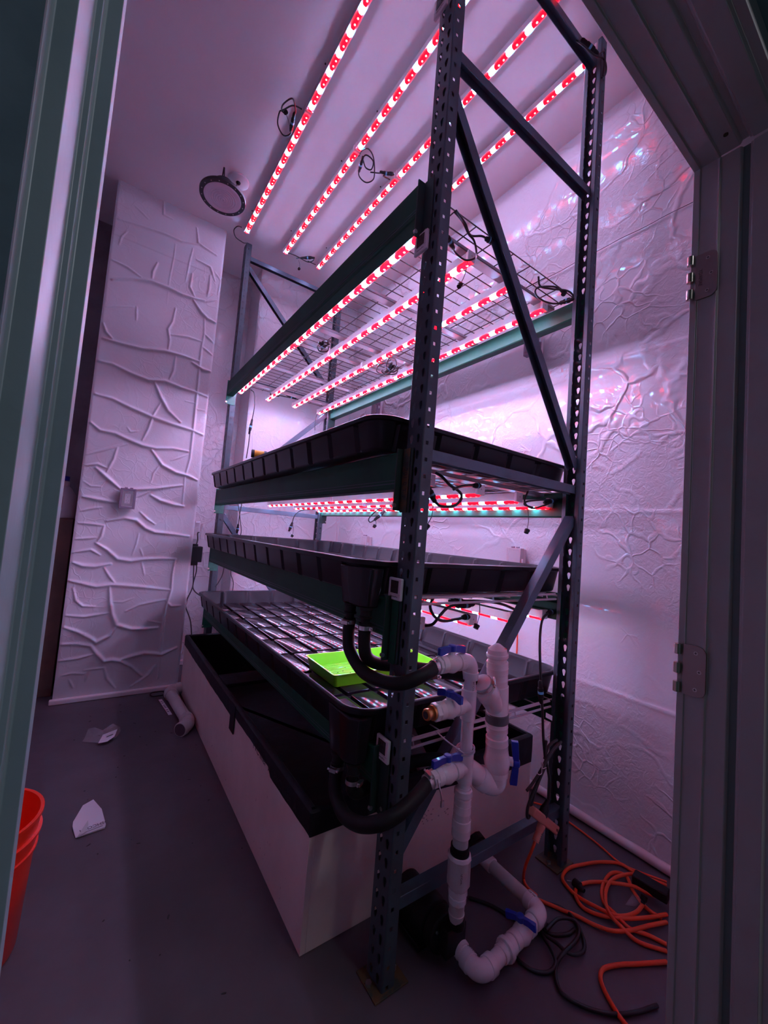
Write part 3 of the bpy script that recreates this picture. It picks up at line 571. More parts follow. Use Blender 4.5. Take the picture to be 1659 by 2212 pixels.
def make_tray(zb, label, sump_z, depth=.108):
    t = thing('flood_tray', label, 'tray', (0, 0, zb)); P = rrect(TX0, TX1, TY0, TY1, .085); n = len(P); D = depth
    s = 0; rib = []
    for i, p in enumerate(P):
        q = P[i-1]; s += math.hypot(p[0]-q[0], p[1]-q[1]) if i else 0
        straight = abs(p[2]) > .999 or abs(p[3]) > .999
        rib.append(1 if (straight and (s % .185) < .024) else 0)
    # (offset inward, z, rib factor)
    loops = [(.000, D-.012, 0), (.000, D, 0), (.004, D+.003, 0), (.012, D+.003, 0), (.016, D-.002, 0), (.018, D-.010, 1), (.034, .024, 1), (.044, .012, 0)]
    m = MB(); vs = []; fs = []
    for off, z, rf in loops:
        for (x, y, nx, ny), rb in zip(P, rib): o = off+rb*rf*.010; vs.append((x-nx*o, y-ny*o, z))
    for k in range(len(loops)-1):
        for i in range(n): j = (i+1) % n; fs.append((k*n+i, k*n+j, (k+1)*n+j, (k+1)*n+i))
    fs.append(tuple(range((len(loops)-1)*n, len(loops)*n)))
    m.add(vs, fs)
    # outer skin
    vs = []; fs = []
    lo = [(.004, D-.012, 0), (.010, D-.014, 0), (.012, D-.018, 1), (.028, .012, 1), (.034, .006, 0), (.050, .004, 0)]
    for off, z, rf in lo:
        for (x, y, nx, ny), rb in zip(P, rib): o = off+rb*rf*.012; vs.append((x-nx*o, y-ny*o, z))
    for k in range(len(lo)-1):
        for i in range(n): j = (i+1) % n; fs.append((k*n+i, (k+1)*n+i, (k+1)*n+j, k*n+j))
    fs.append(tuple(range((len(lo)-1)*n, len(lo)*n))[::-1])
    m.add(vs, fs)
    m.build('tray_body', 'tray_wall', t, fix=False)
    # raised pads between the drain channels
    pads = MB(); x0, x1, y0, y1 = TX0+.055, TX1-.055, TY0+.055, TY1-.055; cx = 8; cy = 8; g = .014
    for i in range(cx):
        for j in range(cy):
            a = x0+(x1-x0)*i/cx+g/2; b = x0+(x1-x0)*(i+1)/cx-g/2; c = y0+(y1-y0)*j/cy+g/2; d = y0+(y1-y0)*(j+1)/cy-g/2
            r = .012; base = []; top = []
            for (qx, qy, a0) in ((b-r, d-r, 0), (a+r, d-r, PI/2), (a+r, c+r, PI), (b-r, c+r, 1.5*PI)):
                for k in range(4):
                    q = a0+PI/2*k/3; base.append((qx+r*math.cos(q), qy+r*math.sin(q), .0115)); top.append((qx+(r-.005)*math.cos(q), qy+(r-.005)*math.sin(q), .0255))
            mid = [(p[0]*.45+q[0]*.55, p[1]*.45+q[1]*.55, .0245) for p, q in zip(base, top)]; k = len(base)
            cxy = ((a+b)/2, (c+d)/2)
            pads.add(base+mid+top, [(u, (u+1) % k, k+(u+1) % k, k+u) for u in range(k)]+[(k+u, k+(u+1) % k, 2*k+(u+1) % k, 2*k+u) for u in range(k)]+[tuple(range(2*k, 3*k))])
    pads.build('floor_pads', 'tray_black', t)
    if sump_z:
        z0 = sump_z-zb
        top = [(TX0+.006, .245), (TX0+.006, .115), (TX0+.030, .086), (-.038, .086), (-.038, .245)]
        bot = [(TX0+.014, .225), (TX0+.014, .125), (TX0+.032, .100), (-.042, .100), (-.042, .225)]
        m = MB(); k = 5; m.add([(x, y, D-.02) for x, y in top]+[(x, y, z0) for x, y in bot], [tuple(range(k)), tuple(range(k, 2*k))[::-1]]+[(i, (i+1) % k, k+(i+1) % k, k+i) for i in range(k)])
        m.build('drain_sump', 'tray_black', t, bevel=.006, seg=3)
        for (fx, fy) in ((-.085, .190), (-.075, .115)):
            MB().lathe((fx, fy, z0+.002), (fx, fy, z0-.062), [(0, .021), (.12, .021), (.14, .017), (.4, .017), (.42, .0195), (.5, .0195), (.52, .013), (1, .013)], 20).build('drain_fitting', 'rubber', t)
    return t
TB = [.6262, 1.0632, 1.5112]
make_tray(TB[0], 'lowest black flood tray on the rack, holding the lime green seed tray', .575)
make_tray(TB[1], 'middle black flood tray, with two drain hoses leaving its near corner', 1.030)
make_tray(TB[2], 'uppermost black flood tray at eye level, a yellow and black can at its far end', None)

# lime seed tray standing in the lowest flood tray
def lime_tray():
    t = thing('seed_tray', 'lime green slotted seed tray standing in the lowest black flood tray', 'seed tray', (.300, .600, TB[0]+.0262), R_(-1))
    L, W, H = .265, .142, .050; lo = []
    def ring(a, b, z, r): return [(x, y, z) for x, y, *_ in rrect(-a, a, -b, b, r, .05)]
    R = [ring(L-.018, W-.018, 0, .012), ring(L-.006, W-.006, H, .014), ring(L, W, H, .016), ring(L, W, H+.002, .016), ring(L-.007, W-.007, H+.002, .014), ring(L-.020, W-.020, .004, .011)]
    k = min(len(r) for r in R); R = [[r[int(i*len(r)/k)] for i in range(k)] for r in R]
    m = MB(); vs = [p for r in R for p in r]; fs = [(a*k+i, a*k+(i+1) % k, (a+1)*k+(i+1) % k, (a+1)*k+i) for a in range(5) for i in range(k)]+[tuple(range(k))[::-1], tuple(range(5*k, 6*k))]
    m.add(vs, fs); m.build('tray_shell', 'tray_lime', t)
    m = MB(); n = 11
    for i in range(n):
        y = -W+.032+(2*W-.064)*i/(n-1); m.tube([(-L+.030, y, .004), (L-.030, y, .004)], .0045, 6, smooth=False)
    m.build('floor_rib', 'tray_lime', t)
    m = MB()
    for (x, y) in ((-.19,-.05),(-.15,-.045),(-.17,.0),(-.14,.01),(-.12,-.02),(-.20,.03),(-.10,-.06),(-.07,-.07),(-.11,.045),(.0,.05),(.13,.02),(-.16,-.09),(.06,-.02),(.18,.06)):
        m.box(x-.003, x+.003, y-.001, y+.001, .0078, .0092)
    m.build('drain_slot', 'hole_dark', t)
lime_tray()

# yellow and black can lying in the uppermost tray
p = at(550, 975, 'x', -.100)
t = thing('battery_pack', 'small yellow and black cylinder lying at the far end of the uppermost tray', 'battery', (p.x+.030, p.y, TB[2]+.1115+.0245), R_(-15))
t.scale = (.72, .92, .92)
MB().lathe((-.055, 0, 0), (.045, 0, 0), [(0, .018), (.04, .023), (.96, .023), (1, .018)], 20).build('sleeve', 'battery_yellow', t)
MB().lathe((-.063, 0, 0), (-.040, 0, 0), [(0, .020), (.1, .0245), (1, .0245)], 20).lathe((.030, 0, 0), (.050, 0, 0), [(0, .0245), (.9, .0245), (1, .020)], 20).build('end_band', 'ink_black', t)

# ------------------------------------------------------------------ white tank under the rack
def tank():
    t = thing('nutrient_tank', 'long white board tank with black liner, standing on the floor under the rack', 'tank', (0, 0, 0))
    X0, X1, Y0, Y1, H = -.150, .940, .207, 2.385, .405; w = .018
    MB().box(X0, X0+w, Y0, Y1, .001, H).build('side_panel', 'board_white', t, bevel=.001)
    MB().box(X1-w, X1, Y0, Y1, .001, H).build('side_panel', 'board_white', t, bevel=.001)
    MB().box(X0+w, X1-w, Y0, Y0+w, .001, H).build('end_panel', 'board_white', t, bevel=.001)
    MB().box(X0+w, X1-w, Y1-w, Y1, .001, H).build('end_panel', 'board_white', t, bevel=.001)
    # liner folded over the rim and taped: slightly uneven lower hem
    vs = []; fs = []; P = rrect(X0, X1, Y0, Y1, .004, .03); n = len(P)
    hem = []
    for i, (x, y, nx, ny) in enumerate(P):
        h = .340+.0015*math.sin(i*.37)+.001*math.sin(i*1.7)
        if ny < -.5: h = .337-.045*max(0, min(1, (x-.30)/.5))
        if nx < -.5 and .55 < y < 1.05: h += .022
        hem.append(h)
    for k, (off, zf) in enumerate(((.003, 'h'), (.0045, 'm'), (.004, H+.001), (-.004, H+.007), (-.016, H+.007), (-.024, H), (-.026, .05))):
        for (x, y, nx, ny), h in zip(P, hem):
            z = h if zf == 'h' else (h+H)/2 if zf == 'm' else zf; vs.append((x+nx*off, y+ny*off, z))
    for k in range(6):
        for i in range(n): j = (i+1) % n; fs.append((k*n+i, k*n+j, (k+1)*n+j, (k+1)*n+i))
    fs.append(tuple(range(6*n, 7*n)))
    MB().add(vs, fs).build('liner', 'liner_black', t)
    for (y0, y1) in ((1.30, 1.50),):
        MB().box(X0+.02, X1-.02, y0, y0+.16, H-.012, H+.008).build('cross_strap', 'liner_black', t, bevel=.003)
    MB().box(X0-.0065, X0-.003, 1.02, 1.09, .285, H+.004).build('tape_flap', 'liner_black', t)
    MB().bar((.34, .235, H-.03), (.72, 1.0, H-.03), .06, .018).build('inner_plank', 'wall_dark', t, bevel=.002)
    text('tape_print', 'PVC liner  A   PVC liner  A', .040, 'ink_black', t, (X0-.0058, .52, .366), (0, -1, 0), (0, 0, 1), .0002)
    m = MB()
    for k in range(46):
        y = random.uniform(.3, 2.2); z = random.uniform(.02, .30)*random.uniform(.3, 1); l = random.uniform(.0015, .005)
        m.box(X0-.0005, X0, y-l*.3, y+l*.3, z-l*random.uniform(.3, 1.2), z+l)
    for k in range(26):
        x = random.uniform(.30, .50); z = random.uniform(.22, .27); m.box(x-.002, x+.003, Y0-.0005, Y0, z-.002, z+.002)
    tag(m.build('stain', 'stain', t), kind='stuff')
    # the plumbing tape round the elbow hole
    return t
tank()
# ------------------------------------------------------------------ plumbing
X_, Y_, Z_ = Vector((1,0,0)), Vector((0,1,0)), Vector((0,0,1))
def pipe(t, a, b, r, m='pvc_white', name='pipe'): return MB().cyl(a, b, r, 24).build(name, m, t)
def coupling(t, a, b, r, m='pvc_white', name='coupling', n=24):
    return MB().lathe(a, b, [(0, r*.93), (.04, r), (.46, r), (.5, r*1.02), (.54, r), (.96, r), (1, r*.93)], n).build(name, m, t)
def elbow(t, c, d1, d2, r, R, m='pvc_white', name='elbow'):
    """quarter bend with socket collars; d1, d2 unit directions out of the bend, centre c is the axes' crossing"""
    c = Vector(c); d1 = Vector(d1).normalized(); d2 = Vector(d2).normalized(); mb = MB(); pts = [c+d1*R]
    for k in range(1, 8):
        q = k/8; pts.append(c+d1*R*(1-q)**2+d2*R*q**2)
    pts.append(c+d2*R); mb.tube(pts, r, 22, sub=3)
    for d in (d1, d2): mb.lathe(c+d*R*.95, c+d*(R+r*.95), [(0, r), (.06, r*1.10), (.9, r*1.10), (1, r*1.02)], 22)
    return mb.build(name, m, t)
def handle(t, c, up, along, L=.044, m='valve_blue'):
    """butterfly handle: hub + two tapered wings"""
    c = Vector(c); up = Vector(up).normalized(); al = Vector(along).normalized(); sd = up.cross(al)
    mb = MB().lathe(c-up*.006, c+up*.014, [(0, .009), (.1, .0125), (.85, .0125), (1, .010)], 18)
    for s in (-1, 1):
        vs = []
        for (u, w, h0, h1) in ((.008, .0090, -.006, .011), (.022, .0065, -.009, .011), (L-.006, .0090, -.014, .008), (L, .0075, -.014, .007)):
            for a, b in ((-w, h0), (w, h0), (w, h1), (-w, h1)): vs.append(c+al*(s*u)+sd*a*.8+up*b)
        fs = [(0, 1, 2, 3), (12, 15, 14, 13)]+[(4*k+i, 4*k+(i+1) % 4, 4*k+4+(i+1) % 4, 4*k+4+i) for k in range(3) for i in range(4)]
        mb.add(vs, fs)
    h = mb.build('handle', m, t, bevel=.0012)
    r = MB()
    for s in (-1, 1):
        for k in range(4): q = c+al*(s*(.022+.005*k))+up*(.009-.0012*k); r.obox(q, (al, sd, up), (.0008, .004, .0008))
    r.build('grip_rib', m, h)
    return h
def valve(t, c, d, r, up, along, name='ball_valve', hl=.044, L=None):
    c = Vector(c); d = Vector(d).normalized(); up = Vector(up).normalized(); L = L or r*3.6
    v = MB().lathe(c-d*L/2, c+d*L/2, [(0, r*1.02), (.02, r*1.12), (.22, r*1.12), (.25, r*1.0), (.34, r*1.12), (.5, r*1.28), (.66, r*1.12), (.75, r*1.0), (.78, r*1.12), (.98, r*1.12), (1, r*1.02)], 26)
    v.cyl(c+up*r*1.0, c+up*(r*1.28+.012), .0105, 18)
    v = v.build(name, 'pvc_white', t); handle(v, c+up*(r*1.28+.011), up, along, hl); return v
def union(t, a, b, r, name='union_nut'):
    a = Vector(a); b = Vector(b); o = MB().lathe(a, b, [(0, r*.95), (.02, r*1.0), (.10, r*1.02), (.14, r*1.26), (.48, r*1.30), (.52, r*1.1), (.60, r*1.1), (.62, r*1.2), (.98, r*1.2), (1, r)], 10)
    return o.build(name, 'pvc_white', t, bevel=.0015)
def band(t, c, d, r, w=.012, name='hose_clamp', screw=None):
    c = Vector(c); d = Vector(d).normalized(); mb = MB(); x, y = mb.frame(d); n = 28; vs = []
    for rr, s in ((r, -1), (r+.0012, -1), (r+.0012, 1), (r, 1)):
        for i in range(n): q = 2*PI*i/n; vs.append(c+d*(s*w/2)+x*(rr*math.cos(q))+y*(rr*math.sin(q)))
    mb.add(vs, [(a*n+i, a*n+(i+1) % n, ((a+1) % 4)*n+(i+1) % n, ((a+1) % 4)*n+i) for a in range(4) for i in range(n)])
    s = Vector(screw) if screw else x
    s = (s-d*s.dot(d)).normalized(); mb.obox(c+s*(r+.006), (s, d, s.cross(d)), (.005, w*.45, .011)); mb.cyl(c+s*(r+.006)-s.cross(d)*.018, c+s*(r+.006)+s.cross(d)*.018, .0034, 8)
    return mb.build(name, 'clamp_steel', t)

# thin riser with three valves (hangs at the near end of the rack, outside the frame)
RX, RY = .213, -.052; r1 = .0185
rt = thing('pipe_manifold', 'thin white plastic riser with three blue handled valves at the near end of the rack', 'pipework', (0, 0, 0))
elbow(rt, (RX, RY, .894), -X_, -Z_, r1*1.22, .036)
pipe(rt, (RX, RY, .85), (RX, RY, .785), r1)
pipe(rt, (RX+.001, RY, .80), (RX+.003, RY, .60), r1)
text('pipe_print', 'CHARLOTTE PIPE', .011, 'rubber_grey', rt, (RX-.002, RY-r1-.0006, .815), (0, 0, -1), (-1, 0, 0), .0001)
def tee(t, c, r): 
    c = Vector(c); m = MB().lathe(c+Z_*.046, c-Z_*.046, [(0, r*1.0), (.03, r*1.24), (.97, r*1.24), (1, r*1.0)], 24)
    m.lathe(c, c-X_*.048, [(0, r*1.15), (.6, r*1.15), (.62, r*1.24), (.97, r*1.24), (1, r)], 24); return m.build('tee', 'pvc_white', t)
tee(rt, (RX, RY, .762), r1); tee(rt, (RX+.004, RY, .577), r1)
valve(rt, (.128, RY, .893), X_, .0225, Z_, (1, -.05, 0), L=.095, hl=.050)
band_x = .070
MB().lathe((.084, RY, .892), (.058, RY, .891), [(0, .024), (.5, .024), (.55, .019), (1, .019)], 8).build('hex_adapter', 'pvc_white', rt, bevel=.001)
valve(rt, (.132, RY, .762), X_, .0225, Z_, (.12, -1, 0), L=.095)
MB().lathe((.088, RY, .762), (.070, RY, .762), [(0, .026), (1, .026)], 6).build('hex_adapter', 'pvc_white', rt, bevel=.002)
MB().lathe((.072, RY, .762), (.042, RY, .760), [(0, .021), (.28, .021), (.3, .0145), (.9, .0165), (1, .0145)], 16).lathe((.043, RY, .760), (.0415, RY, .760), [(0, .0145), (1, .0145)], 16).build('brass_nipple', 'brass', rt)
MB().cyl((.0414, RY, .760), (.0405, RY, .760), .0105, 16).build('nipple_bore', 'ink_black', rt)
valve(rt, (.140, RY, .577), X_, .0225, Z_, (1, -.05, 0), L=.095, hl=.056)
MB().lathe((.096, RY, .577), (.060, RY, .574), [(0, .0245), (.5, .0245), (.55, .019), (1, .019)], 8).build('hex_adapter', 'pvc_white', rt, bevel=.001)
pipe(rt, (RX+.004, RY, .54), (RX+.004, RY, .515), r1)
union(rt, (RX+.003, RY, .520), (RX+.003, RY, .470), r1*1.15)
coupling(rt, (RX+.003, RY, .472), (RX+.003, RY, .425), r1*1.42, n=12)
coupling(rt, (RX+.003, RY, .430), (RX+.004, RY, .378), r1*1.50)
pipe(rt, (RX+.004, RY, .38), (RX+.004, RY, .335), r1*1.25, 'pvc_aged')
MB().lathe((RX+.004, RY, .352), (RX+.004, RY, .322), [(0, .0275), (.3, .0275), (.32, .025), (.5, .025), (.52, .0285), (1, .0285)], 24).build('black_seal', 'rubber', rt)
MB().lathe((RX+.004, RY, .330), (RX+.006, RY, .232), [(0, .033), (.10, .036), (.12, .0345), (.85, .0345), (1, .027)], 12).build('check_valve', 'pvc_white', rt, bevel=.001)
text('pipe_print', 'FLOW', .010, 'ink_black', rt, (RX-.018, RY-.033, .285), (0, 0, -1), (-1, 0, 0), .0001)
union(rt, (RX+.006, RY, .240), (RX+.006, RY, .192), r1*1.20)
MB().lathe((RX+.006, RY, .198), (RX+.007, RY, .140), [(0, .0235), (.6, .0215), (.62, .024), (1, .0195)], 20).build('reducer', 'pvc_aged', rt)
# ring clip that ties riser to the brace
tc_ = tag(MB().tube([(RX-.066, .012, .668), (RX-.050, -.025, .650), (RX-.026, RY-.018, .631)], .0022, 6).tube([(RX+.026*math.cos(a), RY+.026*math.sin(a), .626+.005*math.cos(a)) for a in [PI*2*k/14 for k in range(15)]], .0032, 6, sub=3).tube([(RX+.026*math.cos(a), RY+.026*math.sin(a), .634+.005*math.cos(a)) for a in [PI*2*k/14 for k in range(15)]], .0024, 6, sub=3).build('tie_strap', 'tie_clear'), 'clear looped strap tying the thin white riser to the diagonal brace', 'strap')

# thick drain stack
A = Vector((.360, -.060, .485)); Bp = Vector((.322, -.060, .935)); D = (Bp-A).normalized(); r2 = .0315
def S(z): return A+D*(z-.485)
dt = thing('drain_stack', 'thick white plastic drain stack with domed cap and blue side valve', 'pipework')
MB().lathe(S(.893), S(.938), [(0, r2*1.02), (.12, r2*1.12), (.28, r2*1.10), (.32, r2*1.02), (.62, r2*.92), (.95, r2*.30), (1, r2*.14)], 28).build('vent_cap', 'pvc_white', dt, bevel=.0008)
m = MB()
for k in range(5): m.obox(S(.921)+Vector((.010+.003*(k % 2), -.0215, .0045-.002*k)), (X_, Vector((0,-.62,.78)), Vector((0,.78,.62))), (.006, .0006, .0008))
m.build('red_print', 'bucket_red', dt)
pipe(dt, S(.872), S(.895), r2*.93)
coupling(dt, S(.842), S(.882), r2*1.08)
coupling(dt, S(.800), S(.850), r2*1.04)
mb = MB().lathe(S(.712), S(.808), [(0, r2), (.04, r2*1.10), (.90, r2*1.12), (.97, r2*1.12), (1, r2)], 28)
br0 = S(.728); br1 = Vector((.262, -.066, .812)); mb.lathe(br0, br1, [(0, r2*.9), (.35, r2*1.0), (.62, r2*1.04), (.66, r2*1.13), (.97, r2*1.13), (1, r2)], 28); mb.build('wye_fitting', 'pvc_white', dt)
coupling(dt, br0.lerp(br1, .98), br0.lerp(br1, 1.18), r2*.92)
band(dt, br0.lerp(br1, 1.10), br1-br0, r2*.98, .010, screw=(.4, -.8, .4))
MB().lathe(S(.690), S(.720), [(0, r2*1.10), (.1, r2*1.17), (.5, r2*1.14), (.9, r2*1.17), (1, r2*1.1)], 28).build('rubber_sleeve', 'rubber_grey', dt)
coupling(dt, S(.658), S(.696), r2*1.08); pipe(dt, S(.64), S(.66), r2*.95); coupling(dt, S(.600), S(.644), r2*1.12)
v = MB().lathe(S(.520), S(.612), [(0, r2*1.0), (.03, r2*1.1), (.15, r2*1.10), (.3, r2*1.22), (.55, r2*1.32), (.8, r2*1.15), (1, r2*1.1)], 28)
c = S(.572); v.cyl(c+Vector((.016, -.018, 0)), c+Vector((.033, -.037, 0)), .0135, 18); v = v.build('ball_valve', 'pvc_white', dt)
handle(v, c+Vector((.037, -.042, -.002)), (.72, -.69, 0), (-.10, -.05, 1), .070)
elbow(dt, S(.478), D, Vector((-.74, .30, .52)), r2*1.05, .046)
e0 = S(.478); ed = Vector((-.74, .30, .52)).normalized()
pipe(dt, e0+ed*.05, e0+ed*.17, r2*.98); coupling(dt, e0+ed*.14, e0+ed*.19, r2*1.10)

# suction run on the floor
st = thing('suction_pipe', 'white plastic pipe loop with a blue valve lying on the floor before the tank', 'pipework'); zf = .040; r3 = .0225
E1 = Vector((.246, -.128, zf)); E2 = Vector((.574, -.108, zf+.008))
elbow(st, E1, (0.02, 1, 0), (1, .05, 0), r3*1.12, .034); pipe(st, E1+Vector((0, .05, 0)), (.250, -.022, .050), r3*1.02)
coupling(st, (.248, -.062, zf+.004), (.249, -.020, .049), r3*1.16)
text('pipe_print', 'PVC 1120', .010, 'ink_black', st, (.262, -.09, zf+r3*1.12), (-.3, 1, 0), (-1, -.3, 0), .0001)
pipe(st, E1+X_*.04, E2-X_*.04, r3*.98)
MB().lathe((.340, -.124, zf+.002), (.398, -.121, zf+.004), [(0, r3*1.02), (.03, r3*1.12), (.25, r3*1.12), (.28, r3*1.02), (.34, r3*1.05), (.36, r3*1.42), (.60, r3*1.46), (.64, r3*1.2), (.98, r3*1.2), (1, r3)], 12).build('union_nut', 'pvc_white', st, bevel=.001)
valve(st, (.452, -.117, zf+.005), (1, .05, 0), r3*1.05, (-.1, .1, 1), (.45, -.95, 0), hl=.046, L=.10)
elbow(st, E2, (-1, -.05, 0), (0, 1, .02), r3*1.14, .036); text('pipe_print', 'NSF PW', .008, 'ink_black', st, (.574, -.066, zf+.0085+r3*1.26), (0, -1, 0), (1, 0, 0), .0004)
pipe(st, E2+Y_*.04, (.574, .105, zf+.012), r3*.98, 'pvc_aged'); coupling(st, (.574, .10, zf+.012), (.575, .150, zf+.015), r3*1.18)
tag(MB().lathe((.575, .140, zf+.016), (.577, .206, .075), [(0, .030), (.25, .033), (.6, .036), (.62, .046), (1, .046)], 12).build('bulkhead_fitting', 'rubber', bevel=.002), 'black bulkhead fitting where the floor pipe enters the near end of the white tank', 'fitting')
# pump
pt = thing('water_pump', 'black water pump on the floor below the thin white riser', 'pump', (.215, .095, 0))
MB().lathe((0, -.075, .075), (0, .085, .075), [(0, .045), (.05, .060), (.30, .062), (.33, .055), (.95, .055), (1, .045)], 24).build('pump_body', 'rubber', pt)
MB().lathe((0, -.115, .075), (0, -.072, .075), [(0, .050), (.1, .058), (.9, .058), (1, .05)], 24).lathe((.012, -.148, .118), (.008, -.148, .148), [(0, .022), (1, .022)], 16).box(-.03, .05, -.150, -.11, .04, .118).build('pump_head', 'rubber', pt, bevel=.004)
MB().box(-.055, .055, -.06, .07, .001, .018).box(-.045, .045, -.03, .05, .015, .05).build('pump_foot', 'rubber', pt, bevel=.003)
for q in ((.052, -.116, .10), (.052, -.116, .05), (-.04, -.116, .10)): MB().cyl(q, (q[0], q[1]-.004, q[2]), .004, 8).build('bolt', 'clamp_steel', pt)

# hoses
def hose(label, pts, r=.0190, clamps=()):
    t = thing('drain_hose', label, 'hose'); MB().tube(pts, r, 16, sub=8).build('hose_body', 'rubber', t)
    for c, d, s in clamps: band(t, c, d, r+.0006, .012, screw=s)
    return t
hose('black hose from the middle tray curving round the near post to the upper valve', [(-.085, .190, .985), (-.084, .190, .930), (-.080, .178, .885), (-.070, .115, .843), (-.058, .03, .840), (-.040, -.040, .855), (.010, -.062, .876), (.066, -.053, .890)],
     clamps=[((-.085, .190, .975), (0,0,1), (-1, -.5, 0)), ((.062, -.053, .889), (1, 0, .1), (0, -.3, -1))])
hose('black hose running from the middle tray behind the near post to the thick drain stack', [(-.075, .115, .985), (-.073, .115, .930), (-.060, .116, .885), (-.015, .118, .858), (.05, .105, .848), (.12, .05, .845), (.19, -.02, .842), (.236, -.058, .837)],
     clamps=[((-.075, .115, .972), (0,0,1), (.6, -1, 0))])
hose('thick black hose sagging over the tank corner to the lowest blue valve', [(-.085, .190, .530), (-.088, .190, .500), (-.092, .172, .462), (-.096, .11, .441), (-.094, .03, .462), (-.085, -.045, .508), (-.045, -.066, .530), (.02, -.062, .552), (.072, -.053, .574)], r=.0200,
     clamps=[((-.085, .190, .535), (0,0,1), (-1, -.6, 0)), ((.068, -.053, .573), (1, 0, .2), (.2, -.2, 1))])
tag(MB().tube([(.078, -.078, .590), (.086, -.086, .560), (.090, -.090, .535)], .0022, 4).box(.086, .096, -.093, -.088, .520, .536).build('clamp_tail', 'clamp_steel'), 'loose end of the steel band hanging from the lowest hose clamp', 'clamp')
hose('black hose from the lowest tray passing over the tank to the thick stack elbow', [(-.075, .115, .530), (-.07, .115, .500), (-.04, .120, .485), (.04, .125, .50), (.12, .11, .53), (.19, .055, .555), (.236, -.010, .566)],
     clamps=[((-.075, .115, .528), (0,0,1), (.6, -1, 0))])

# ------------------------------------------------------------------ thermometers on the near post
def thermo(z, y, label, tilt=0.):
    t = thing('thermometer', label, 'thermometer', (-.0045, y, z)); t.rotation_euler = (tilt, 0, 0)
    W, H = .031, .0330
    MB().box(-.011, 0, -W, W, -H, H).build('case', 'plastic_white', t, bevel=.0035, seg=3)
    s = MB().box(-.0118, -.0108, -.0185, .0185, -.012, .0255).build('screen', 'lcd_dark', t, bevel=.0004)
    text('digits', '73.4', .0165, 'ink_black', s, (-.0121, 0, .0155), (0, -1, 0), (0, 0, 1), .0001)
    text('digits', '45%', .0165, 'ink_black', s, (-.0121, 0, -.0025), (0, -1, 0), (0, 0, 1), .0001)
    text('brand_print', 'ThermoPro', .0075, 'ink_black', t, (-.0114, 0, -.0225), (0, -1, 0), (0, 0, 1), .0001)
    MB().box(-.0114, -.0110, -.0270, .0270, -.0150, -.0146).build('case_line', 'rubber_grey', t)
    return t
thermo(1.094, .062, 'white digital thermometer on the near post, level with the middle tray')
thermo(.628, .064, 'white digital thermometer on the near post, lowest of its row and below the tray rim')
thermo(2.185, .066, 'white digital thermometer on the near post, just under the wire shelf light')
thermo(3.01, .060, 'white digital thermometer on the near post, topmost of its row by the ceiling')

# ------------------------------------------------------------------ light cables with screw connectors
def P(px, py, ax, v): return tuple(at(px, py, ax, v))
def cable(label, paths, conns=(), caps=(), r=.0038, name='light_cable', group=None):
    """paths: lists of points; conns: (a, b) axes of the connector; caps: (point, cord start)"""
    t = thing(name, label, 'cable', group=group); m = MB()
    for p in paths: m.tube(p, r, 8, sub=7)
    m.build('cord', 'cable_black', t)
    for a, b in conns:
        a = Vector(a); b = Vector(b)
        c = MB().lathe(a, b, [(0, .005), (.08, .008), (.30, .0085), (.32, .0105), (.46, .0105)], 14).lathe(a, b, [(.56, .0110), (.72, .0110), (.74, .0085), (.92, .008), (1, .005)], 14).build('connector', 'rubber', t)
        MB().lathe(a.lerp(b, .455), a.lerp(b, .565), [(0, .0108), (1, .0108)], 14).build('locking_ring', 'connector_blue', c)
    for c, s in caps:
        c = Vector(c); s = Vector(s); k = MB().tube([s, s.lerp(c, .5)+Vector((.008, 0, 0)), c], .0014, 6).build('cap_tether', 'cable_black', t)
        MB().lathe(c-Vector((.004,0,.006)), c+Vector((.004,0,.008)), [(0, .0095), (.5, .0095), (.55, .011), (.95, .011), (1, .0085)], 12).build('dust_cap', 'rubber', k)
    return t
Zc = 3.575
cable('black cable looping round at the joint of the aisle-most ceiling light bars', [[P(652,236,'z',Zc), P(632,228,'z',Zc), P(610,238,'z',Zc-.02), P(612,225,'z',Zc-.03), P(632,213,'z',Zc-.03), P(638,238,'z',Zc-.02), P(634,262,'z',Zc-.02), P(628,288,'z',Zc-.02), P(612,292,'z',Zc-.02), P(600,268,'z',Zc-.02), P(605,240,'z',Zc-.02), P(616,246,'z',Zc-.02)]], [(P(636,243,'z',Zc-.02), P(628,284,'z',Zc-.02))], [(P(617,243,'z',Zc-.02), P(626,284,'z',Zc-.02))])
cable('black looped cable between the middle ceiling light bars', [[P(775,337,'z',Zc), P(782,325,'z',Zc-.02), P(795,321,'z',Zc-.02), P(806,338,'z',Zc-.02), P(809,368,'z',Zc-.02), P(806,388,'z',Zc-.02), P(790,394,'z',Zc-.02), P(775,378,'z',Zc-.02), P(780,352,'z',Zc-.02), P(790,335,'z',Zc-.02), P(806,348,'z',Zc-.02), P(802,366,'z',Zc-.02), P(790,362,'z',Zc-.02), P(784,345,'z',Zc-.02)], [P(800,372,'z',Zc-.02), P(822,374,'z',Zc-.02), P(845,372,'z',Zc-.02), P(850,378,'z',Zc-.02), P(828,380,'z',Zc-.02), P(842,388,'z',Zc)]], [(P(784,338,'z',Zc-.025), P(775,372,'z',Zc-.025)), (P(820,371,'z',Zc-.03), P(848,378,'z',Zc-.03))])
cable('short black linking cable at the far ends of two ceiling light bars', [[P(620,545,'z',Zc), P(640,553,'z',Zc-.01), P(665,566,'z',Zc-.01), P(678,561,'z',Zc-.01), P(670,554,'z',Zc-.01), P(640,558,'z',Zc-.01)], [P(665,564,'z',Zc-.01), P(682,572,'z',Zc-.01)]], [(P(650,557,'z',Zc-.02), P(680,557,'z',Zc-.02))], [(P(646,581,'z',Zc-.06), P(645,562,'z',Zc-.02))])
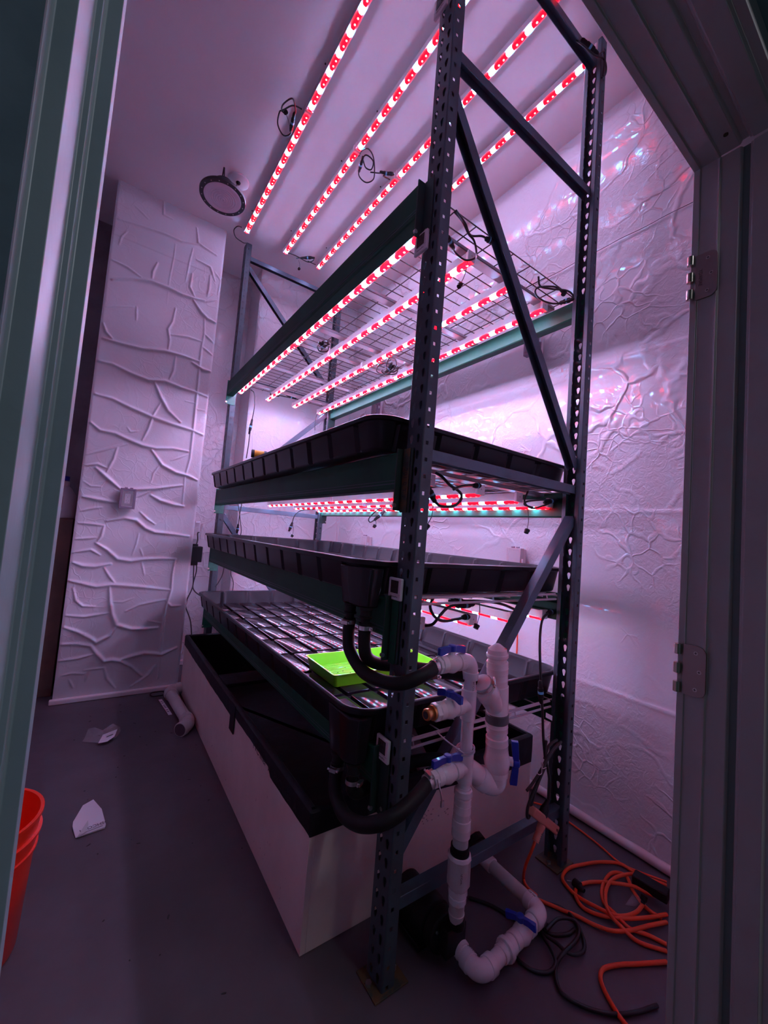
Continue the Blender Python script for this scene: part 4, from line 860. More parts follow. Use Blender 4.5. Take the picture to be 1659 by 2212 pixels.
cable('black cable curling from the far end of the aisle-most ceiling light behind the post', [[P(522,491,'z',Zc), P(513,489,'z',Zc-.01), P(505,498,'z',Zc-.02), P(510,513,'z',Zc-.04), P(525,524,'z',Zc-.08), P(537,533,'y',2.50), P(536,600,'y',2.53)]])
# top of the far-right post
cable('black cable and connector strapped over the top right corner of the near frame', [[P(1245,88,'y',.03), P(1262,100,'y',.0), P(1283,118,'y',-.01), P(1303,126,'y',-.01), P(1309,142,'y',-.01), P(1308,160,'y',-.01), P(1300,168,'y',-.01)], [P(1292,120,'y',-.012), P(1304,112,'y',-.012), P(1306,135,'y',-.012), P(1302,165,'y',-.012)]], [(P(1256,84,'y',.015), P(1292,118,'y',-.01))], name='strapped_cable')
# open shelf
Z4 = 2.35
cable('doubled black cable with connector at the near end of the open wire shelf', [[P(982,458,'z',Z4), P(1000,480,'z',Z4), P(1012,505,'z',Z4-.01), P(1024,520,'z',Z4-.02), P(1029,545,'z',Z4-.03), P(1026,558,'z',Z4-.02), P(1005,562,'z',Z4-.02), P(985,548,'z',Z4-.02), P(976,532,'z',Z4-.02)], [P(985,455,'z',Z4), P(1005,483,'z',Z4), P(1016,508,'z',Z4), P(1040,510,'z',Z4-.01), P(1052,516,'z',Z4)]], [(P(960,502,'z',Z4-.02), P(980,538,'z',Z4-.02)), (P(1048,515,'z',Z4-.01), P(1066,522,'z',Z4-.01))], [(P(993,617,'z',Z4-.10), P(1010,563,'z',Z4-.02))])
cable('black cable coil with connector at the wall-side near corner of the open wire shelf', [[P(1163,597,'z',Z4), P(1167,618,'z',Z4-.02), P(1190,624,'z',Z4-.02), P(1225,628,'z',Z4-.01), P(1238,640,'z',Z4-.02), P(1225,650,'z',Z4-.03), P(1196,656,'z',Z4-.03), P(1166,646,'z',Z4-.03), P(1156,630,'z',Z4-.03), P(1166,620,'z',Z4-.02), P(1200,620,'z',Z4-.01), P(1215,632,'z',Z4-.01)]], [(P(1208,655,'z',Z4-.02), P(1240,645,'z',Z4-.02))], [(P(1218,634,'z',Z4-.02), P(1212,626,'z',Z4-.01))])
def tangle(label, cx, cy, z, s, seed, n=16, conn=2):
    r = random.Random(seed); pts = []
    for k in range(n):
        a = k*.95; e = k//7; q = s*(.8+.2*math.sin(k*1.3)); ex = .35+.3*math.sin(e*2.1+seed); pts.append(P(cx+s*.35*math.sin(e*1.9)+q*math.cos(a)*(1-.4*(e % 2)), cy+s*.25*math.cos(e*2.3)+q*(ex+.3)*math.sin(a), 'z', z-.010-.005*(k % 3)))
    cn = []
    for k in range(conn): a = r.uniform(0, PI); cn.append((P(cx-s*.7*math.cos(a), cy-s*.5*math.sin(a)+3*k, 'z', z-.02), P(cx+s*.5*math.cos(a), cy+s*.4*math.sin(a)+3*k, 'z', z-.02)))
    return cable(label, [pts], cn)
tangle('small tangle of black cable under the open wire shelf between the two aisle-side light rows', 697, 745, 2.335, 17, 3)
tangle('tangle of black cable under the open wire shelf by the wall-side light row', 840, 795, 2.335, 24, 5, 20, 2)
cable('black cable drooping from the far aisle end of the shelf light down past the trays', [[P(542,842,'y',2.37), P(549,850,'y',2.38), P(550,875,'y',2.38), P(545,905,'y',2.38), P(540,935,'y',2.38), P(537,960,'y',2.38), P(532,990,'y',2.38)]], [(P(545,905,'y',2.375), P(538,938,'y',2.375))])
cable('thin black cable drooping beside the far wall-side end of the shelf light', [[P(700,885,'y',2.35), P(688,892,'y',2.35), P(681,908,'y',2.35), P(680,930,'y',2.35)]], r=.003)
cable('black connector cable along the far crossbar of the open shelf', [[P(585,850,'y',2.39), P(610,856,'y',2.40), P(640,862,'y',2.40), P(660,868,'y',2.39)]], [(P(583,851,'y',2.375), P(603,856,'y',2.375)), (P(618,853,'y',2.38), P(640,862,'y',2.38))])
# upper level
Y3 = .125
cable('thick black cable loop with connector by the near post under the uppermost tray', [[P(942,1022,'y',Y3), P(955,1030,'y',Y3-.03), P(972,1048,'y',Y3-.04), P(990,1060,'y',Y3-.04), P(997,1072,'y',Y3-.04), P(990,1087,'y',Y3-.04), P(972,1094,'y',Y3-.04), P(950,1092,'y',Y3-.04), P(940,1084,'y',Y3-.03)], [P(980,1057,'y',Y3-.05), P(1000,1050,'y',Y3-.03), P(1026,1048,'y',Y3)]], [(P(924,1050,'y',Y3-.04), P(940,1085,'y',Y3-.04)), (P(1022,1049,'y',Y3-.01), P(1038,1049,'y',Y3-.005))], [(P(921,1138,'y',Y3-.03), P(936,1090,'y',Y3-.03))], r=.0052)
cable('flat black cable loop with dangling cap under the uppermost tray, wall side', [[P(1140,1062,'y',Y3), P(1133,1084,'y',Y3-.02), P(1150,1098,'y',Y3-.02), P(1180,1090,'y',Y3-.02), P(1198,1080,'y',Y3), P(1170,1080,'y',Y3-.02), P(1140,1083,'y',Y3-.02), P(1133,1090,'y',Y3-.02), P(1152,1097,'y',Y3-.02)]], [(P(1175,1086,'y',Y3-.01), P(1204,1080,'y',Y3-.01))], [(P(1138,1148,'y',Y3-.02), P(1140,1098,'y',Y3-.02))])
cable('black cable loop and connector hanging at mid length under the uppermost tray', [[P(825,1097,'y',1.1), P(812,1104,'y',1.1), P(797,1120,'y',1.1), P(800,1128,'y',1.1), P(812,1120,'y',1.1), P(830,1100,'y',1.1)]], [(P(808,1124,'y',1.1), P(832,1103,'y',1.1))], [(P(809,1137,'y',1.1), P(811,1124,'y',1.1))])
cable('black cable arching down with a loose plug under the far half of the uppermost tray', [[P(680,1100,'y',1.9), P(650,1103,'y',1.9), P(636,1115,'y',1.9), P(630,1135,'y',1.9)]], [(P(632,1128,'y',1.9), P(624,1148,'y',1.9))], [(P(631,1158,'y',1.9), P(632,1130,'y',1.9))], r=.0036)
cable('pair of black cables hanging behind the far aisle-side post below the uppermost tray', [[P(514,1085,'y',2.38), P(517,1105,'y',2.38), P(519,1125,'y',2.38), P(521,1150,'y',2.38), P(514,1165,'y',2.38)], [P(523,1085,'y',2.38), P(519,1105,'y',2.39), P(516,1125,'y',2.39), P(515,1145,'y',2.39)]], [(P(515,1132,'y',2.37), P(512,1152,'y',2.37))], r=.0034)
cable('two thin black cables hanging below the middle tray by the far aisle-side post', [[P(486,1215,'y',2.38), P(481,1240,'y',2.38), P(472,1258,'y',2.38), P(465,1268,'y',2.38)], [P(500,1222,'y',2.38), P(499,1240,'y',2.38), P(504,1258,'y',2.38), P(502,1278,'y',2.38)]], r=.003)
# middle level
Y2 = .12
cable('two-looped black cable by the middle tray lights, right of the near post', [[P(918,1352,'y',Y2), P(935,1348,'y',Y2-.02), P(950,1330,'y',Y2-.03), P(968,1312,'y',Y2-.03), P(990,1306,'y',Y2-.02)], [P(936,1292,'y',Y2), P(929,1308,'y',Y2-.02), P(936,1328,'y',Y2-.03), P(955,1341,'y',Y2-.03), P(985,1338,'y',Y2-.02), P(1005,1333,'y',Y2)], [P(990,1299,'y',Y2), P(1030,1298,'y',Y2), P(1080,1304,'y',Y2), P(1120,1320,'y',Y2+.03)]], [(P(985,1310,'y',Y2-.02), P(1024,1305,'y',Y2-.02)), (P(970,1298,'y',Y2), P(1008,1300,'y',Y2)), (P(998,1334,'y',Y2-.01), P(1014,1332,'y',Y2-.01))], [(P(1029,1354,'y',Y2-.03), P(1036,1300,'y',Y2-.02))], r=.0050)
cable('long black cable dropping from the wall-side light under the middle tray to the floor sockets', [[P(1188,1322,'y',.10), P(1174,1334,'y',.06), P(1168,1356,'y',.02), P(1166,1400,'y',.0), P(1168,1460,'y',.0), P(1170,1500,'y',.0), P(1172,1540,'y',.0), P(1174,1600,'y',.0), P(1178,1640,'y',-.01)]], [(P(1182,1325,'y',.09), P(1196,1320,'y',.11)), (P(1167,1470,'y',-.005), P(1169,1520,'y',-.005))], r=.0048)
tag(MB().obox(P(1186,1548,'y',-.015), (Vector(P(1202,1560,'y',-.015))-Vector(P(1172,1544,'y',-.015)), Z_, Y_), (.024, .009, .0004)).build('cable_label', 'paper'), 'white paper label flag on the long cable by the right post', 'label')
# tied bundle beside the right post
def Q(px, py, y=-.012): return P(px, py, 'y', y)
t = cable('tied bundle of black cable hanging beside the right post above the splitter', [[Q(1212,1602), Q(1195,1622), Q(1180,1645), Q(1165,1680), Q(1150,1715), Q(1140,1745), Q(1139,1765), Q(1144,1762), Q(1150,1730), Q(1163,1690), Q(1178,1655)], [Q(1205,1605,-.02), Q(1186,1630,-.02), Q(1168,1665,-.02), Q(1152,1690,-.02), Q(1138,1708,-.02)], [Q(1180,1600), Q(1177,1630), Q(1183,1660), Q(1187,1690), Q(1184,1730), Q(1176,1748)], [Q(1203,1598), Q(1185,1612), Q(1176,1640)]], r=.0052)
tag(MB().tube([Q(1160,1660,-.03), Q(1162,1672,-.03), Q(1170,1671,-.03), Q(1170,1655,-.03), Q(1168,1647,-.03), Q(1173,1650,-.03), Q(1172,1660,-.03), Q(1180,1658,-.03)], .0013, 5).build('twist_tie', 'zip_tie'), 'pale twist tie round the hanging black cable bundle', 'tie')
# splitter
t = thing('power_splitter', 'translucent orange three-way power splitter lying against the bottom crossbar by the right post', 'splitter')
a, b, c = Vector(P(1148,1750,'y',-.02)), Vector(P(1200,1792,'y',-.02)), Vector(P(1172,1776,'y',-.02)); d = (b-a).normalized(); s = Vector(P(1156,1818,'y',-.02)); e = (s-c).normalized()
MB().obox((a+b)/2, (d, Y_, d.cross(Y_)), ((b-a).length/2, .014, .016)).lathe(c+e*.006, s, [(0, .016), (.35, .014), (.45, .0105), (1, .0125)], 14).build('splitter_body', 'tap_orange', t, bevel=.006, seg=3)
m = MB()
for k in range(6): q = c.lerp(s, .45+.1*k); m.lathe(q, q+e*.003, [(0, .0128), (1, .0128)], 14)
m.build('strain_relief', 'tap_orange', t)
m = MB().obox(b-d*.012+Vector((0,-.0145,0)), (d, Y_, Z_), (.0015, .0006, .006)).obox(b-d*.020+Vector((0,-.0145,0)), (d, Y_, Z_), (.0015, .0006, .005)); m.build('socket_slot', 'hole_dark', t)
pc = Q(1180,1752,-.02)
tag(MB().lathe(Q(1183,1728,-.018), Q(1172,1762,-.018), [(0, .006), (.3, .010), (.55, .016), (1, .017)], 12).build('plug', 'rubber'), 'black plug pushed into the orange splitter by the right post', 'plug')
tag(MB().tube([s-e*.01, s+e*.03, Vector(P(1136,1868,'y',-.0)), Vector(P(1131,1895,'z',.012)), Vector(P(1138,1915,'z',.008)), Vector(P(1160,1935,'z',.008))], .0052, 10).build('extension_cord', 'cord_orange'), 'orange cord dropping from the splitter to the floor', 'cord')
def G(px, py, z=.008): return P(px, py, 'z', z)
def ocord(label, pts, r=.0062, name='extension_cord', m='cord_orange', group=None):
    return tag(MB().tube(pts, r, 10, sub=7).build(name, m), label, 'cord', group)
ocord('outermost orange cord coil sweeping round the pile by the door jamb', [G(1440,1918), G(1400,1900), G(1370,1885), G(1340,1866), G(1300,1862,.01), G(1260,1867), G(1228,1876), G(1215,1895), G(1225,1915), G(1250,1938,.01), G(1290,1960,.016), G(1325,1976,.02), G(1352,1978,.02), G(1375,1970,.022), G(1388,1955,.026)])
ocord('orange cord crossing the middle of the pile in an upright oval', [G(1430,1985), G(1395,1960,.014), G(1368,1925,.014), G(1352,1892,.014), G(1325,1885,.016), G(1308,1900,.014), G(1300,1925,.014), G(1305,1950,.014), G(1330,1975,.018), G(1360,2005,.012), G(1400,2020), G(1440,2040)])
ocord('orange cord with a second narrow loop inside the pile', [G(1440,1912,.02), G(1400,1898,.02), G(1365,1888,.022), G(1330,1896,.022), G(1312,1915,.024), G(1308,1945,.024), G(1318,1975,.024), G(1345,2005,.018), G(1380,2035), G(1440,2055)])
ocord('orange cord lying as the long lower arc in front of the pile', [G(1120,1918), G(1160,1942), G(1190,1955), G(1215,1966), G(1245,1978), G(1280,1996), G(1320,2010,.012), G(1360,2010,.016), G(1400,2000,.016), G(1440,1992,.012)])
ocord('orange cord swinging round the black plug at the left of the pile', [G(1440,1945,.03), G(1400,1930,.03), G(1370,1915,.03), G(1330,1908,.028), G(1290,1905,.01), G(1262,1908), G(1245,1920), G(1245,1940), G(1262,1962), G(1300,1978), G(1350,1984,.02), G(1400,1982,.018), G(1440,1975,.014)])
ocord('thin dark orange cord running along the foot of the wall behind the right post', [G(1130,1728), G(1178,1742), G(1235,1780), G(1290,1822), G(1330,1857), G(1360,1875), G(1440,1905)], .004)
ocord('orange cord hanging loosely in the lower right corner by the door jamb', [G(1440,2078), G(1380,2082), G(1340,2084), G(1305,2092), G(1297,2112), G(1306,2140), G(1325,2175), G(1345,2205), G(1370,2235)])
ocord('slack thin orange cord visible on the wall behind the lowest tray', [P(1118,1362,'x',1.215), P(1117,1392,'x',1.215), P(1115,1440,'x',1.215)], .004)
ocord('black power cord coiled on the floor before the white floor pipe', [G(1012,1938), G(1060,1955), G(1110,1985), G(1160,2010), G(1200,2035,.014), G(1222,2055,.016), G(1245,2062,.016), G(1262,2050), G(1258,2020), G(1240,1985), G(1215,1962), G(1180,1950)], .0056, 'electric_cable', 'cable_black')
ocord('second black power cord looping over the first and off to the door jamb', [G(1182,1998), G(1180,2008,.02), G(1205,1985,.02), G(1235,1986,.016), G(1250,2005,.014), G(1245,2030,.014), G(1215,2062,.022), G(1200,2090), G(1205,2130), G(1225,2155), G(1270,2178), G(1320,2190), G(1370,2188), G(1420,2172)], .0056, 'electric_cable', 'cable_black')
ocord('third black power cord making the wide bottom loop in front of the floor pipe', [G(1105,2055), G(1125,2078), G(1155,2098), G(1185,2100), G(1200,2080,.016), G(1190,2050,.016), G(1172,2020,.014), G(1165,1998), G(1190,2018), G(1225,2018), G(1240,2008)], .0056, 'electric_cable', 'cable_black')
t = thing('plug', 'black three-pin plug of the orange cord lying at the left of the pile', 'plug')
MB().lathe(G(1262,1925,.016), G(1240,1905,.016), [(0, .007), (.4, .012), (.45, .016), (1, .014)], 12).build('plug_body', 'rubber', t)
m = MB()
for k in (-.006, 0, .006): q = Vector(G(1240,1905,.016)); m.cyl(q+Vector((k, -k, 0)), q+Vector((k-.012, -k+.012, 0)), .0016, 6)
m.build('pin', 'clamp_steel', t)
t = thing('power_strip', 'black power strip lying across the orange cords beside the door jamb', 'power strip')
a = Vector(G(1368,1893,.045)); b = Vector(G(1445,1938,.045)); d = (b-a).normalized()
MB().obox((a+b)/2, (d, d.cross(Z_), Z_), ((b-a).length/2, .024, .017)).build('strip_body', 'rubber', t, bevel=.005)
MB().lathe(G(1392,1935,.05), G(1388,1952,.03), [(0, .011), (.6, .011), (.7, .007), (1, .007)], 10).build('inserted_plug', 'rubber', t)
tag(MB().add([G(1350,1955,.012), G(1366,1932,.022), G(1392,1942,.028), G(1372,1958,.012)], [(0, 1, 2, 3)]).build('cord_tag', 'film_clear', smooth=False), 'crumpled clear tag on an orange cord in the pile', 'tag')
# ------------------------------------------------------------------ floor items
t = thing('drain_pipe', 'grey white pipe with two elbows lying on the floor beside the white tank', 'pipe'); r = .034
EA = Vector((-.232, 2.335, .036)); EB = Vector((-.192, 1.760, .036))
elbow(t, EA, (1, .05, .1), (EB-EA), r*1.10, .048, 'pvc_aged'); elbow(t, EB, (EA-EB), (-.72, -.70, 0), r*1.10, .048, 'pvc_aged')
pipe(t, EA+(EB-EA)*.06, EA+(EB-EA)*.94, r, 'pvc_aged')
MB().lathe(EB+Vector((-.055,-.053,0)), EB+Vector((-.061,-.059,0)), [(0, r*1.0), (1, r*1.0)], 24).build('pipe_bore', 'outlet_dark', t)
MB().box(-.197, -.195, 1.85, 2.25, .0695, .0705).build('print_line', 'stain', t)
# folded paper leaflet
t = thing('paper_leaflet', 'folded pale paper leaflet with printed edge lying on the open floor', 'leaflet')
z = .006
pp = [at(*q, 'z', 0) for q in [(201,1733), (178,1748), (157,1782), (156,1790), (163,1812), (226,1791), (228,1786), (219,1755)]]
n = len(pp); vs = [(p.x, p.y, .002) for p in pp]+[(p.x, p.y, h) for p, h in zip(pp, [.012, .016, .012, .010, .004, .008, .010, .014])]
MB().add(vs, [tuple(range(n))[::-1], tuple(range(n, 2*n))]+[(i, (i+1) % n, n+(i+1) % n, n+i) for i in range(n)]).build('leaflet_sheet', 'paper', t, smooth=False)
q = [at(*c, 'z', .016) for c in [(168,1806), (178,1790), (190,1772), (191,1782), (186,1797)]]
MB().add([(p.x, p.y, .0165) for p in q], [tuple(range(5))]).build('folded_corner', 'paper_grey', t, smooth=False)
a = at(180, 1805, 'z', .012); b = at(222, 1789, 'z', .012); d = (b-a).normalized()
text('printed_word', 'OSHCOSH', .021, 'rubber_grey', t, ((a.x+b.x)/2+.004, (a.y+b.y)/2+.030, .0160), -d, (d.y, -d.x, 0), .0003)
MB().bar((a.x, a.y+.012, .0145), (b.x, b.y+.012, .0145), .0015, .0006).build('fold_line', 'rubber_grey', t)
# torn plastic bag with a card
t = thing('plastic_bag', 'torn clear plastic bag with white card on the floor by the wall column', 'bag')
q = [at(*c, 'z', .004) for c in [(177,1603), (182,1596), (191,1574), (200,1578), (216,1583), (240,1578), (259,1573), (261,1581), (252,1593), (230,1602), (213,1606)]]
cx = sum(p.x for p in q)/len(q); cy = sum(p.y for p in q)/len(q); rr = random.Random(4)
vs = [(cx, cy, .030)]+[(cx+(p.x-cx)*.55, cy+(p.y-cy)*.55, rr.uniform(.012, .05)) for p in q]+[(p.x, p.y, .003+rr.uniform(0, .01)) for p in q]; n = len(q)
MB().add(vs, [(0, 1+i, 1+(i+1) % n) for i in range(n)]+[(1+i, 1+n+i, 1+n+(i+1) % n, 1+(i+1) % n) for i in range(n)]).build('bag_film', 'film_clear', t, smooth=False)
q = [at(*c, 'z', .02) for c in [(212,1605), (222,1588), (254,1574), (247,1592), (232,1601)]]
MB().add([(p.x, p.y, .018+.004*(i % 2)) for i, p in enumerate(q)], [tuple(range(5))]).build('card', 'paper', t, smooth=False)
a = at(230, 1592, 'z', .026); b = at(244, 1586, 'z', .026); MB().bar(a, b, .006, .0012).build('card_print', 'ink_black', t)
# printed strip and dark ring
a = at(346, 1511, 'z', .003); b = at(368, 1544, 'z', .003)
t = tag(MB().bar(a, b, .022, .0015).build('tape_strip', 'paper'), 'narrow white printed strip lying on the floor beside the floor pipe', 'strip')
d = (b-a).normalized(); pm = MB()
for k in (-.7, -.5, -.2, -.05, .1, .4, .6): pm.obox((a+b)/2+d*((b-a).length/2*k)+Vector((0,0,.001)), (d, Vector((-d.y, d.x, 0)), Z_), (.004, .006, .0003))
pm.build('strip_print', 'ink_black', t)
c = at(340, 1500, 'z', .004)
tag(MB().tube([c+Vector((.045*math.cos(k), .045*math.sin(k), .002*math.sin(3*k)+.004)) for k in [2*PI*i/16 for i in range(15)]], .0035, 6).build('hose_ring', 'rubber'), 'dark thin ring lying on the floor beside the printed strip', 'ring')
# bucket
t = thing('bucket', 'bright red plastic bucket standing on the floor just inside the left door jamb', 'bucket', (-.962, .655, .001)); rb = .132; rt_ = .152; H = .372
def br(z): return rb+(rt_-rb)*z/H
pr = [(0, .001), (0, rb-.004), (.01, rb)]
MB().lathe((0,0,0), (0,0,H), [(0, rb*.98), (.02, rb), (.72, br(.72*H)), (.725, br(.72*H)+.006), (.745, br(.745*H)+.006), (.75, br(.75*H)+.001), (.84, br(.84*H)+.001), (.845, br(.845*H)+.009), (.865, br(.865*H)+.009), (.87, br(.87*H)+.001), (.975, br(H)+.001), (.98, br(H)+.006), (1., br(H)+.006), (1., br(H)-.003), (.05, rb-.004), (.02, .002)], 56, caps=False).build('bucket_shell', 'bucket_red', t)
MB().tube([(.156*math.cos(a), .156*math.sin(a), .31-.10*math.sin(a*1.0)**2) for a in [PI*(.2+k*.14) for k in range(11)]], .0022, 6).build('bail_wire', 'clamp_steel', t)
# carton and jug in the dark gap behind the column
t = tag(MB().box(-1.13, -.905, 2.62, 2.90, 0, 1.20).build('cardboard_carton', 'carton_brown', bevel=.004), 'tall brown carton standing in the dark gap left of the wall column', 'carton')
t = thing('jug', 'white plastic jug with dark blue cap on the tall brown carton', 'jug', (-.985, 2.70, 1.201))
MB().lathe((0,0,0), (0,0,.26), [(0, .070), (.04, .078), (.62, .078), (.80, .050), (.86, .034), (.98, .034), (1, .028)], 24).build('jug_body', 'jug_white', t)
MB().lathe((0,0,.262), (0,0,.295), [(0, .030), (.9, .030), (1, .026)], 20).build('jug_cap', 'cap_blue', t)
MB().box(-.02, -.008, -.0792, -.0782, .05, .15).box(.004, .010, -.0792, -.0782, .07, .15).build('red_mark', 'stain', t)

# ------------------------------------------------------------------ round high bay lamp on the ceiling
c = at(481, 428, 'z', 3.36); tilt = R_(-10)
t = thing('high_bay_lamp', 'round unlit lamp with black rim and ribbed lens hanging tilted from the ceiling', 'ceiling lamp', (c.x, c.y, c.z)); t.rotation_euler = (R_(-4), 0, 0)
rl = .140
MB().lathe((0,0,0), (0,0,.045), [(0, rl*.80), (.001, rl*.80), (.002, rl), (.35, rl*1.01), (.45, rl*.98), (.7, rl*.80), (1, rl*.55)], 56).build('lamp_rim', 'lamp_black', t, bevel=.001)
L_ = MB(); n = 56; prof = [(rl*.82, -.001)]+[(rl*.80*(1-k/40), -.004-.0020*math.sin(k*PI/2.5)*(1 if k > 9 else 0)-.010*(k/40)) for k in range(1, 39)]+[(rl*.015, -.006)]
vs = []; fs = []
for rr_, zz_ in prof:
    for i in range(n): q = 2*PI*i/n; vs.append((rr_*math.cos(q), rr_*math.sin(q), zz_))
for k in range(len(prof)-1):
    for i in range(n): j = (i+1) % n; fs.append((k*n+i, k*n+j, (k+1)*n+j, (k+1)*n+i))
fs.append(tuple(range((len(prof)-1)*n, len(prof)*n)))
L_.add(vs, fs).build('lamp_lens', 'lamp_lens', t)
m = MB()
for k in range(16): q = 2*PI*k/16; m.cyl((rl*.91*math.cos(q), rl*.91*math.sin(q), .001), (rl*.91*math.cos(q), rl*.91*math.sin(q), -.002), .0035, 8)
m.build('rim_screw', 'screw_steel', t)
MB().lathe((0,0,.045), (0,0,.110), [(0, .085), (.3, .085), (.35, .062), (.9, .06), (1, .03)], 32).build('driver_housing', 'lamp_black', t)
MB().tube([(0,0,.105), (.012, .01, .13), (.004, .03, .165), (-.004, .02, .238)], .004, 8).tube([(0,0,.105), (-.014, .01, .13), (-.010, .03, .165), (-.006, .02, .238)], .004, 8).build('hanging_hook', 'cable_black', t)
c2 = at(515, 393, 'z', 3.59)
t = thing('ceiling_plate', 'round white blanking plate on the ceiling beside the unlit round lamp', 'ceiling plate', (c2.x, c2.y, 3.585))
MB().lathe((0,0,0), (0,0,.0145), [(0, .062), (.3, .068), (1, .070)], 40).build('plate_disc', 'plastic_white', t)
MB().lathe((.0,0,.002), (.0,0,-.014), [(0, .016), (.6, .014), (1, .008)], 14).build('cord_grip', 'rubber', t)
tag(MB().tube([(c2.x, c2.y, 3.574), (c2.x-.02, c2.y-.005, 3.545), (c2.x-.06, c2.y-.01, 3.52), (c.x+.01, c.y+.01, c.z+.10)], .0038, 8).build('lamp_cord', 'cable_black'), 'short black cord from the white ceiling plate to the round lamp', 'cord')
# small screws and dark holes in the ceiling
for i, (px, py) in enumerate([(703,137), (738,347), (629,498), (705,535), (822,403), (815,240), (545,455)]):
    q = at(px, py, 'z', 3.599); tag(MB().cyl(q, q-Vector((0,0,.004)), .004, 8).build('ceiling_screw', 'ink_black'), 'tiny dark screw in the ceiling beside the glowing light bars', 'screw', 'dark screws in the ceiling')
q = at(648, 580, 'z', 3.56)

# ------------------------------------------------------------------ outlets
def outlet(name_label, loc, rz, cover='outlet_clear', lift=0):
    """weatherproof socket box, front looking to -y before rotation"""
    t = thing('outlet_box', name_label, 'outlet', loc, rz)
    MB().box(-.042, .042, -.030, 0, -.066, .066).build('back_box', 'plastic_white', t, bevel=.004)
    MB().box(-.030, .030, -.034, -.029, -.052, .052).build('socket_recess', 'outlet_dark', t)
    p = MB().box(-.0165, .0165, -.037, -.033, -.034, .034).build('socket_face', 'plastic_white', t, bevel=.0015)
    s = MB()
    for z in (-.018, .018): s.box(-.0075, -.0055, -.0374, -.0368, z-.001, z+.008).box(.0055, .0075, -.0374, -.0368, z-.001, z+.007).cyl((0, -.0368, z-.008), (0, -.0374, z-.008), .0026, 10)
    s.build('socket_slot', 'ink_black', p)
    c = MB().box(-.047, -.033, -.062, -.058, -.070, .070).box(.033, .047, -.062, -.058, -.070, .070).box(-.033, .033, -.062, -.058, -.070, -.056).box(-.033, .033, -.062, -.058, .056, .070).box(-.047, -.043, -.060, -.028, -.070, .070).box(.043, .047, -.060, -.028, -.070, .070).box(-.043, .043, -.060, -.028, -.070, -.066).box(-.043, .043, -.060, -.028, .066, .070)
    c = c.build('clear_cover', cover, t, bevel=.001)
    MB().box(-.033, .033, -.0605, -.0595, -.056, .056).build('cover_window', 'film_clear' if cover == 'outlet_clear' else cover, c)
    MB().lathe((-.024, -.045, .074), (-.006, -.045, .074), [(0, .005), (1, .005)], 10).lathe((.008, -.045, .074), (.026, -.045, .074), [(0, .005), (1, .005)], 10).build('cover_hinge', 'outlet_clear', t)
    MB().box(.046, .058, -.052, -.040, -.012, .012).build('cover_latch', 'plastic_white', t, bevel=.002)
    return t
outlet('weatherproof outlet box with clear cover on the wrinkled wall column', (-.612, 2.462, 1.372), 0)
outlet('clear covered outlet box on the right wall just above the middle tray, nearer the door', (1.222, .535, 1.175), R_(-90), 'jug_white')
outlet('pale outlet box on the right wall just above the middle tray, nearer the back', (1.222, 2.12, 1.175), R_(-90), 'jug_white')
outlet('grey outlet box high on the right wall under the shelf light, nearer the door', (1.222, .50, 2.43), R_(-90), 'outlet_clear')
outlet('small grey outlet box high on the right wall behind the uppermost tray', (1.222, 2.12, 2.40), R_(-90), 'outlet_clear')
# open outlet with a plugged adapter right of the column
c = at(424, 1147, 'y', 2.99)
t = thing('wall_socket', 'open white wall socket with a raised clear flap, right of the wall column', 'outlet', (c.x, 3.005, c.z))
MB().box(-.045, .030, -.012, .02, -.075, .075).build('socket_plate', 'plastic_white', t, bevel=.004); MB().box(-.02, .02, -.05, -.010, .072, .088).build('flap_hinge', 'cap_white', t, bevel=.002)
MB().box(.034, .060, -.085, -.012, -.07, .07).build('clear_flap', 'film_clear', t, bevel=.004)
MB().box(-.018, .018, -.016, -.0115, -.035, .035).build('socket_face', 'jug_white', t, bevel=.001)
pl = at(423, 1195, 'y', 2.90)
t = thing('power_adapter', 'black power adapter hanging below the open wall socket with two cords', 'adapter')
MB().box(pl.x-.048, pl.x+.048, 2.87, 2.94, pl.z-.075, pl.z+.060).box(pl.x-.036, pl.x+.022, 2.885, 2.925, pl.z-.105, pl.z-.07).box(pl.x-.034, pl.x+.012, 2.89, 2.92, pl.z+.055, pl.z+.080).build('adapter_body', 'rubber', t, bevel=.006)
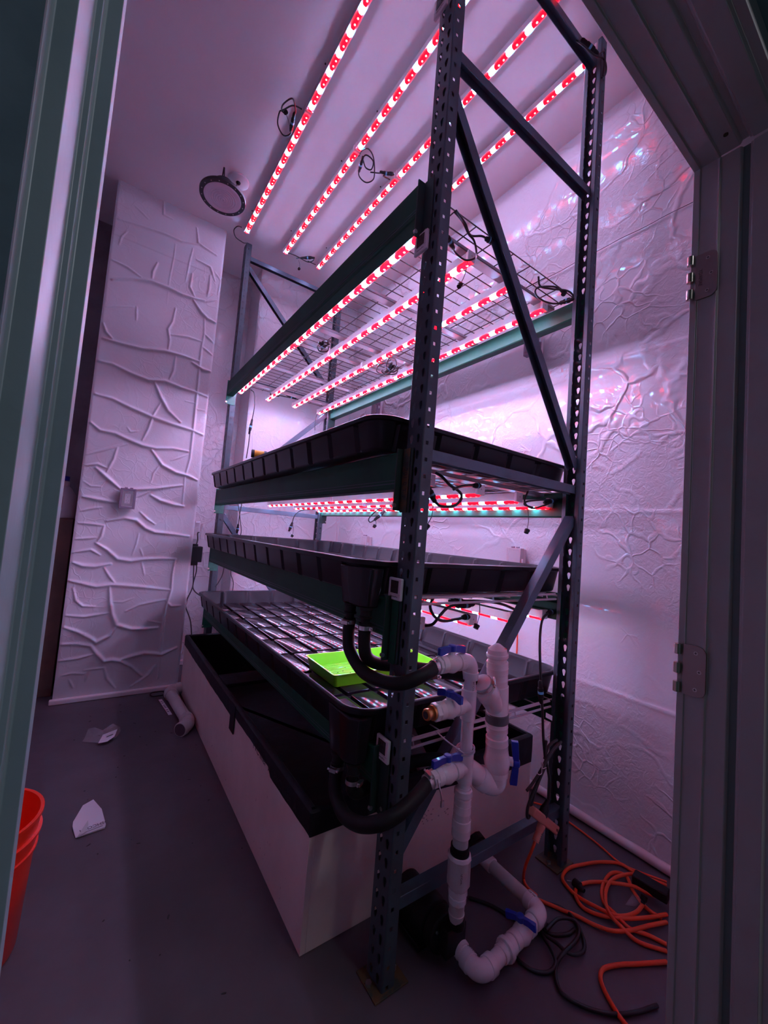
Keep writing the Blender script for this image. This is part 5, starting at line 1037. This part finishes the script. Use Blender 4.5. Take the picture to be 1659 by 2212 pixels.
MB().tube([P(430,1150,'y',2.96), P(427,1152,'y',2.93), P(427,1166,'y',2.92), P(424,1178,'y',2.90)], .0055, 8).build('plug_cord', 'cable_black', t)
MB().tube([P(419,1215,'y',2.90), P(418,1240,'y',2.90), P(416,1268,'y',2.88), P(404,1295,'y',2.8), P(401,1310,'y',2.75), P(411,1340,'y',2.6), P(414,1372,'y',2.48)], .0048, 8).build('output_cord', 'cable_black', t)
MB().tube([P(425,1215,'y',2.90), P(424,1235,'y',2.90), P(417,1262,'y',2.86), P(419,1275,'y',2.7), P(430,1285,'y',2.55), P(440,1288,'y',2.45)], .0048, 8).build('output_cord', 'cable_black', t)
# clip under the drop wall: bolt on right post
tag(MB().box(RW-.002, RW+.010, .02, .034, 1.125, 1.133).build('post_bolt', 'rubber'), 'small dark bolt sticking out of the right near post beside the middle tray', 'bolt')
# hanging camera-like bracket on right wall behind the uppermost tray
c = at(822, 880, 'x', 1.19)

# ------------------------------------------------------------------ light from outside the doorway
def area(name, loc, size, col, e, rot=(0,0,0), sy=None):
    l = bpy.data.lights.new(name, 'AREA'); l.energy = e; l.color = col; l.shape = 'RECTANGLE'; l.size = size; l.size_y = sy or size
    o = bpy.data.objects.new(name, l); o.location = loc; o.rotation_euler = rot; COL.objects.link(o); return o
area('corridor_fill', (.45, -1.45, 2.60), .5, (.86, .87, 1.0), 12.0, sy=.6)  # unseen fill added in the corridor to brighten the pipes and frame
w = bpy.data.worlds.new('world'); scn.world = w; w.use_nodes = True
w.node_tree.nodes['Background'].inputs[0].default_value = (.30, .45, .5, 1); w.node_tree.nodes['Background'].inputs[1].default_value = .05
vs_ = scn.view_settings; vs_.view_transform = 'Standard'; vs_.look = 'None'; vs_.exposure = 0.18; vs_.gamma = 1.0; vs_.use_curve_mapping = False
scn.cycles.max_bounces = 8; scn.cycles.diffuse_bounces = 5; scn.cycles.glossy_bounces = 4; scn.cycles.transparent_max_bounces = 8
scn.cycles.sample_clamp_indirect = 6.0; scn.cycles.sample_clamp_direct = 0; scn.cycles.use_light_tree = True; scn.cycles.caustics_reflective = False; scn.cycles.caustics_refractive = False
